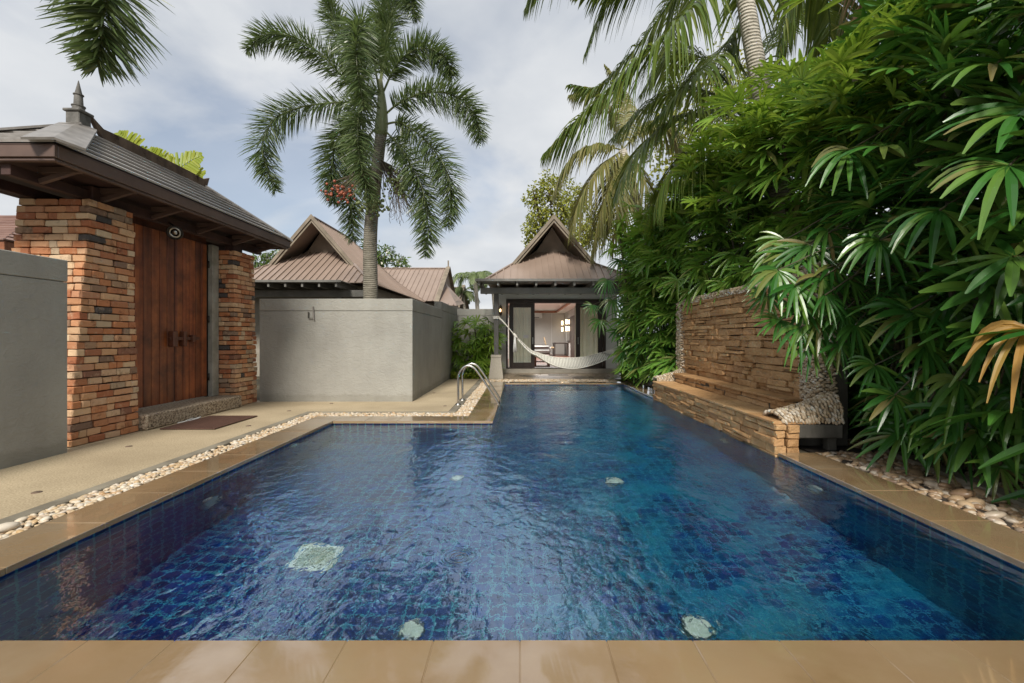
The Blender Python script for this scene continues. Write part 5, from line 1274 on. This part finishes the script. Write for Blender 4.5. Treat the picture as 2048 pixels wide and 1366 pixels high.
def fruit_bunch(c, n, r_, mat, name, label=None, sz=.024, root=None):
    a = MB(); C = np.array(c)+rng.normal(0, 1, (n, 3))*np.array(r_)
    s_ = sz*rng.uniform(.8, 1.2, n); a.inst(ICO1, np.eye(3)[None]*s_[:, None, None], C); o = a.build(name, M[mat], fp, True)
    if label: o['label'] = label
    k = MB(); root = np.array(root)
    for i in range(0, n, 2): k.tube([root, (root+C[i])/2+rng.normal(0, .04, 3), C[i]], [.012, .006, .004], 4)
    k.build('fruit_stalk', M['twig'], fp, True)
fruit_bunch(P(682, 384, 9.1), 60, (.16, .1, .10), 'fruitr', 'fruit_bunch', 'orange red ripe fruit bunch', .029, P(750, 330, 9.6))
fruit_bunch(P(742, 408, 9.2), 90, (.13, .08, .11), 'fruitg', 'fruit_bunch', None, .036, P(752, 330, 9.6))
fruit_bunch(P(802, 372, 9.3), 130, (.17, .08, .12), 'fruitg', 'fruit_bunch', None, .028, P(760, 320, 9.6))
a = MB()
for i in range(70):
    r0 = P(790, 360, 9.35); e_ = P(rng.uniform(775, 840), rng.uniform(390, 440), 9.3); a.tube([r0, (r0+e_)/2+rng.normal(0, .08, 3), e_, e_+rng.normal(0, .05, 3)+np.array([0, 0, -.06])], .004, 4)
a.build('bare_fruit_stalk', M['twig'], fp, True)

# palm whose frond hangs in at the upper left
f2 = empty('foxtail_palm', (-6.3, 4.2, -.03), 'foxtail palm frond hanging into view above the gate finial', 'palm tree')
a = MB(); a.tube(spline([(-6.6, 3.6, -.05), (-6.5, 3.6, 3), (-6.4, 3.7, 5.6)], 16), np.linspace(.16, .11, 16), 14); a.build('trunk', M['foxtrunk'], f2, True)
fox_frond(f2, [(-6.4, 3.7, 5.7), (-5.8, 4.1, 6.5), (-5.2, 4.6, 6.4), P(200, -60, 5.0), P(205, 50, 5.0), P(196, 130, 5.0)], L=.72, n=190, per=6, W=.03)
fox_frond(f2, [(-6.4, 3.7, 5.7), (-7, 3.2, 6.6), (-8, 2.8, 6.4), (-8.6, 2.5, 5.6)], n=90, per=4, W=.03)

# lime palm behind the gate roof
ar = empty('areca_palm', (-6.6, 9.0, -.03), 'lime green palm leaves showing over the gate roof ridge', 'palm tree')
def flat_frond(t, ctrl, n, L, W, mat, nrm=(0, -1, .2)):
    pts = spline(ctrl, n); tan = unit(np.gradient(pts, axis=0)); s_ = np.linspace(0, 1, n); nr = np.tile(unit(np.array(nrm, float)), (n, 1)); side = unit(np.cross(tan, nr))
    a = MB(); a.tube(pts, .014*(1-.8*s_)+.002, 5)
    for sg in (-1, 1):
        D = side*sg*.9+tan*.6+rng.normal(0, .05, (n, 3)); k_ = s_ > .15
        a.add(*blades(pts[k_], D[k_], nr[k_], (1.45*L*np.sin(np.pi*(s_*.75+.2)))[k_], W, .12, [.5, 1, 1, .9, .7], .1))
    a.build('frond', M[mat], t)
for q in ([(330, 390, 9.4), (345, 350, 9.4), (375, 325, 9.4), (400, 312, 9.4)], [(250, 345, 9.0), (262, 310, 9.0), (252, 285, 9), (238, 268, 9)], [(270, 350, 9.1), (275, 320, 9.1), (280, 296, 9.1)],
          [(325, 380, 9.5), (325, 345, 9.5), (310, 318, 9.5), (300, 300, 9.5)], [(330, 380, 9.4), (360, 358, 9.4), (390, 350, 9.4), (402, 352, 9.4)]):
    flat_frond(ar, [np.array([-6.8, 9.2, 2.0]), *PL(q)], 30, .42, .07, 'areca')
a = MB(); a.tube([(-6.6, 9.0, -.05), (-6.75, 9.1, 1.2), (-6.8, 9.2, 2.1)], .05, 8); a.build('stem', M['stem'], ar, True)

# tall coconut palm with its crown above the picture
cpalm = empty('coconut_palm', (4.75, 8.6, -.03), 'tall coconut palm with pale ringed trunk and great fronds sweeping over the pool', 'palm tree')
d = 8.2
a = MB(); tp = spline([(4.95, d+.2, -.05), P(1560, 400, d), P(1524, 190, d), P(1500, 60, d), P(1484, -60, d), P(1475, -200, d)], 40); a.tube(tp, np.linspace(.19, .13, 40), 18); a.build('trunk', M['cocotrunk'], cpalm, True)
cr_ = P(1475, -215, d)
CF = [
 ([cr_, *PL([(1440, -150, 8.0), (1400, -20, 7.8), (1345, 55, 7.6), (1270, 125, 7.5), (1190, 205, 7.4), (1130, 265, 7.4), (1092, 305, 7.4)])], 1.35, 150, 'coco'),
 ([cr_, *PL([(1500, -120, 8.9), (1500, 0, 9.2), (1450, 90, 9.2), (1400, 140, 8.5), (1350, 195, 8.4), (1300, 250, 8.4)])], 1.15, 120, 'coco'),
 ([cr_, *PL([(1380, -230, 8.2), (1290, -150, 8.1), (1245, -60, 8.0), (1200, 30, 8.0), (1170, 110, 8)])], .8, 95, 'coco'),
 ([cr_, *PL([(1350, -260, 8.2), (1230, -180, 8.1), (1130, -90, 8.0), (1075, -40, 8.0), (1050, 20, 8)])], .85, 95, 'coco'),
 ([cr_, *PL([(1420, -200, 7.8), (1350, -120, 7.6), (1290, -60, 7.5), (1230, -30, 7.5), (1150, -10, 7.5)])], .9, 95, 'coco'),
 ([cr_, *PL([(1560, -160, 8.2), (1640, -40, 8.3), (1660, 60, 8.4), (1640, 160, 8.5)])], 1.1, 90, 'coco'),
 ([cr_, *PL([(1580, -260, 8.2), (1700, -180, 8.1), (1780, -60, 8.0), (1800, 60, 8)])], 1.0, 80, 'coco'),
 ([cr_, *PL([(1540, -200, 8.8), (1600, -100, 9.2), (1590, 20, 9.4), (1560, 120, 9.4)])], 1.0, 80, 'coco'),
 ([cr_, *PL([(1440, -160, 8.9), (1380, -60, 9.2), (1300, 60, 9.4), (1200, 170, 9.4), (1140, 170, 9.4)])], 1.0, 110, 'coco'),
 ([cr_, (4.6, 6.5, 9.8), (4.7, 5.0, 8.9), (4.8, 3.8, 7.2)], .9, 70, 'coco'),
 ([cr_, (4.0, 10.5, 9.8), (4.0, 12, 8.9), (4.1, 13, 7.4)], .9, 70, 'coco'),
]
for q, L, n, mt in CF: coco_frond(cpalm, q, L, .056, n, mt)

# nearer drooping coconut frond from a second palm, crown behind the hedge
c2 = empty('coconut_palm', (4.4, 10.2, -.03), 'coconut palm with arching green fronds behind the hedge top', 'palm tree')
d = 9.4; r2 = P(1490, 235, d)
a = MB(); a.tube(spline([(5.2, 9.9, -.05), (5.0, 9.8, 3), r2+np.array([.15, .1, -.2])], 20), np.linspace(.16, .11, 20), 12); a.build('trunk', M['cocotrunk'], c2, True)
for q, L, n in (([(1490, 238, 9.4), (1430, 226, 9.2), (1370, 232, 9.0), (1310, 265, 8.9), (1260, 325, 8.8), (1230, 395, 8.8)], 1.25, 120), ([(1490, 238, 9.4), (1560, 180, 9.5), (1640, 160, 9.6), (1700, 190, 9.6)], 1.0, 90),
                ([(1490, 238, 9.4), (1450, 160, 9.6), (1390, 110, 9.8), (1330, 120, 10), (1280, 190, 10)], 1.1, 90), ([(1490, 238, 9.4), (1450, 250, 9.0), (1390, 290, 8.8), (1330, 360, 8.7), (1310, 420, 8.7)], 1.2, 110), ([(1490, 238, 9.4), (1540, 80, 9.8), (1600, 20, 10), (1680, 30, 10.2)], 1.0, 90),
                ([(1490, 238, 9.4), (1430, 190, 10), (1360, 180, 10.4), (1290, 215, 10.6), (1220, 280, 10.6)], 1.1, 110)):
    coco_frond(c2, PL(q), L, .045, n, 'coco')
# third palm, yellowing, right behind the villa
c3 = empty('coconut_palm', (3.4, 16.5, -.03), 'yellowing coconut palm with hanging fronds right behind the villa gable', 'palm tree')
d = 14.6
a = MB(); a.tube(spline([P(1300, 640, d), P(1290, 500, d), P(1272, 400, d), P(1245, 300, d)], 24), np.linspace(.2, .13, 24), 12); a.build('trunk', M['cocotrunk'], c3, True)
for q, L in (([(1245, 300, d), (1190, 290, 14.4), (1140, 320, 14.3), (1105, 390, 14.3)], 1.1), ([(1245, 300, d), (1200, 335, 14.2), (1160, 400, 14.0), (1140, 470, 14.0)], 1.2), ([(1245, 300, d), (1225, 360, 14), (1200, 430, 13.8), (1185, 510, 13.8)], 1.2), ([(1245, 300, d), (1240, 370, 14), (1232, 440, 13.8), (1225, 500, 13.8)], 1.1),
             ([(1245, 300, d), (1220, 220, 14.6), (1180, 180, 14.6), (1140, 190, 14.6)], .9), ([(1245, 300, d), (1290, 250, 14.6), (1340, 260, 14.6), (1370, 320, 14.6)], 1.1), ([(1245, 300, d), (1280, 340, 14), (1300, 400, 13.8), (1305, 470, 13.8)], 1.1), ([(1245, 300, d), (1250, 230, 15), (1240, 170, 15.2), (1210, 130, 15.3)], .9)):
    coco_frond(c3, PL(q), L, .07, 80, 'cocoy', hang=.85)
# fourth palm at the right with dry hanging fronds
c4_ = empty('coconut_palm', (6.2, 6.6, -.03), 'coconut palm with thick brown trunk and dry hanging fronds at the top right', 'palm tree')
d = 6.8
a = MB(); a.tube(spline([(6.2, 7.0, -.05), P(1850, 200, 7), P(1815, -60, 7), P(1790, -240, 7)], 24), np.linspace(.26, .2, 24), 14); a.build('trunk', M['bark'], c4_, True)
r4 = P(1785, -260, 7)
for q, mt, L in (([(1740, -200, 6.8), (1725, -60, 6.7), (1722, 60, 6.7), (1735, 120, 6.7)], 'dry', .5), ([(1700, -240, 6.8), (1620, -140, 6.6), (1580, 0, 6.6), (1560, 100, 6.6)], 'coco', .7), ([(1850, -300, 6.8), (1950, -200, 6.6), (2010, -60, 6.5), (2030, 60, 6.5)], 'coco', .7),
                 ([(1750, -150, 7.4), (1700, -20, 7.6), (1680, 100, 7.7), (1700, 200, 7.7)], 'coco', .7), ([(1820, -150, 6.5), (1850, -20, 6.4), (1870, 60, 6.4)], 'coco', .7)):
    coco_frond(c4_, [r4, *PL(q)], L, .045, 80, mt, hang=.9)

# broad trees
def leafy(t, blobs, n, size, mat, W=.7, name='crown', droop=.2):
    a = MB()
    for (c, r_) in blobs:
        c = np.array(c); m = int(n*(r_**2)); dirs = unit(rng.normal(0, 1, (m, 3))); rad = r_*rng.uniform(.45, 1.05, (m, 1))*(1+.25*np.sin(dirs[:, :1]*5+dirs[:, 2:]*4))
        C = c+dirs*rad; D = unit(dirs+rng.normal(0, .8, (m, 3))+np.array([0, 0, -.2])); Nn = dirs+rng.normal(0, .5, (m, 3))+np.array([0, 0, .6])
        a.add(*blades(C, D, Nn, size*rng.uniform(.7, 1.2, m), size*W*.6, droop, [.3, 1, .8, .1]))
    return a.build(name, M[mat], t)
def limbs(t, base, blobs, r0, mat='bark'):
    base = np.array(base, float); top = np.mean([b[0] for b in blobs], axis=0); fk = base*.35+top*.65; fk[2] = base[2]+(top[2]-base[2])*.6
    a = MB(); a.tube(spline([base, (base+fk)/2+rng.normal(0, .08, 3), fk], 10), np.linspace(r0, r0*.7, 10), 10); a.build('trunk', M[mat], t, True)
    a = MB()
    for c, r_ in blobs:
        c = np.array(c); a.tube(spline([fk, (fk+c)/2+rng.normal(0, .12, 3), c], 8), np.linspace(r0*.45, r0*.1, 8), 6)
        for _ in range(5): e_ = c+unit(rng.normal(0, 1, 3))*r_*.8; a.tube([c*.8+fk*.2, (c+e_)/2+rng.normal(0, .1, 3), e_], [r0*.16, r0*.1, r0*.05], 5)
    a.build('branches', M[mat], t, True)
t = empty('broadleaf_tree', (2, 24, -.03), 'yellow green broadleaf tree showing left of the coconut fronds above the gable', 'tree')
bl = [(P(1100, 375, 33), 1.1), (P(1068, 395, 33), .75), (P(1080, 430, 33), .9), (P(1120, 430, 33.5), 1.3), (P(1150, 400, 34), 1.4), (P(1065, 455, 33), .7), (P(1110, 480, 33), 1.2), (P(1160, 470, 33.5), 1.4), (P(1200, 450, 34), 1.4), (P(1060, 480, 33), .5)]
leafy(t, bl, 620, .22, 'treel', .9); limbs(t, (3.2, 33.5, -.05), bl, .3)
t = empty('broadleaf_tree', (8, 22, -.03), 'yellow green tree seen through the gap behind the coconut trunk', 'tree')
bl = [(P(1460+dx_, 150+dy_, 20), 1.4) for dx_, dy_ in ((0, 0), (60, 60), (-60, 60), (20, 130), (-40, 150), (90, 150), (-120, 120), (-100, 200))]
leafy(t, bl, 260, .2, 'treel', .9); limbs(t, (9, 20, -.05), bl, .25)
t = empty('plumeria_tree', (-6.5, 24, -.03), 'white flowering plumeria tree right of the neighbouring gable', 'tree', 'plumeria trees behind the villas')
bl = [(P(700, 508, 26), .55), (P(735, 500, 26), .5), (P(770, 508, 26), .6), (P(800, 525, 26), .5), (P(670, 490, 26), .3), (P(640, 480, 26), .3), (P(750, 525, 26), .7)]
leafy(t, bl, 700, .26, 'frang', .5); leafy(t, bl, 110, .15, 'flower', 1., 'blossom'); limbs(t, (-8.2, 26, -.05), bl, .15)
t = empty('plumeria_tree', (-13, 24, -.03), 'white flowering plumeria tree left of the neighbouring gable', 'tree', 'plumeria trees behind the villas')
bl = [(P(520, 522, 24), .5), (P(545, 515, 24), .45), (P(500, 530, 24), .5), (P(560, 530, 24), .5)]
leafy(t, bl, 700, .26, 'frang', .5); leafy(t, bl, 110, .15, 'flower', 1., 'blossom'); limbs(t, (-13, 24, -.05), bl, .15)
for (px, py, dd, sc_, lb) in ((950, 558, 30, 1, 'pale distant palm over the rear wall, taller and leftmost'), (985, 565, 32, .8, 'pale distant palm half hidden by the villa eave'), (925, 590, 31, .7, 'low distant palm at the end of the farther roof')):
    c = P(px, py, dd); t = empty('distant_palm', (c[0], dd, -.03), lb, 'palm tree', 'distant palms over the rear wall')
    a = MB(); a.tube(spline([(c[0]+.3, dd, -.05), (c[0]+.2, dd, c[2]*.5), c], 10), .13, 8); a.build('trunk', M['cocotrunk'], t, True)
    for i in range(11):
        an = i*2*PI/11+rng.uniform(-.2, .2); u_ = np.array([math.cos(an), math.sin(an), 0]); l_ = 1.7*sc_; v_ = rng.uniform(.2, .8)
        coco_frond(t, [c, c+u_*l_*.35+np.array([0, 0, v_*.7]), c+u_*l_*.75+np.array([0, 0, v_*.5]), c+u_*l_*1.05+np.array([0, 0, -.5])], .55*sc_, .06, 34, 'farpalm', rr=.03)
# boundary wall behind the hedge
gwall('garden_wall', [(6.9, 7.08, -2, 15, 2.4)], 1, 'grey boundary wall hidden behind the fan palm hedge')
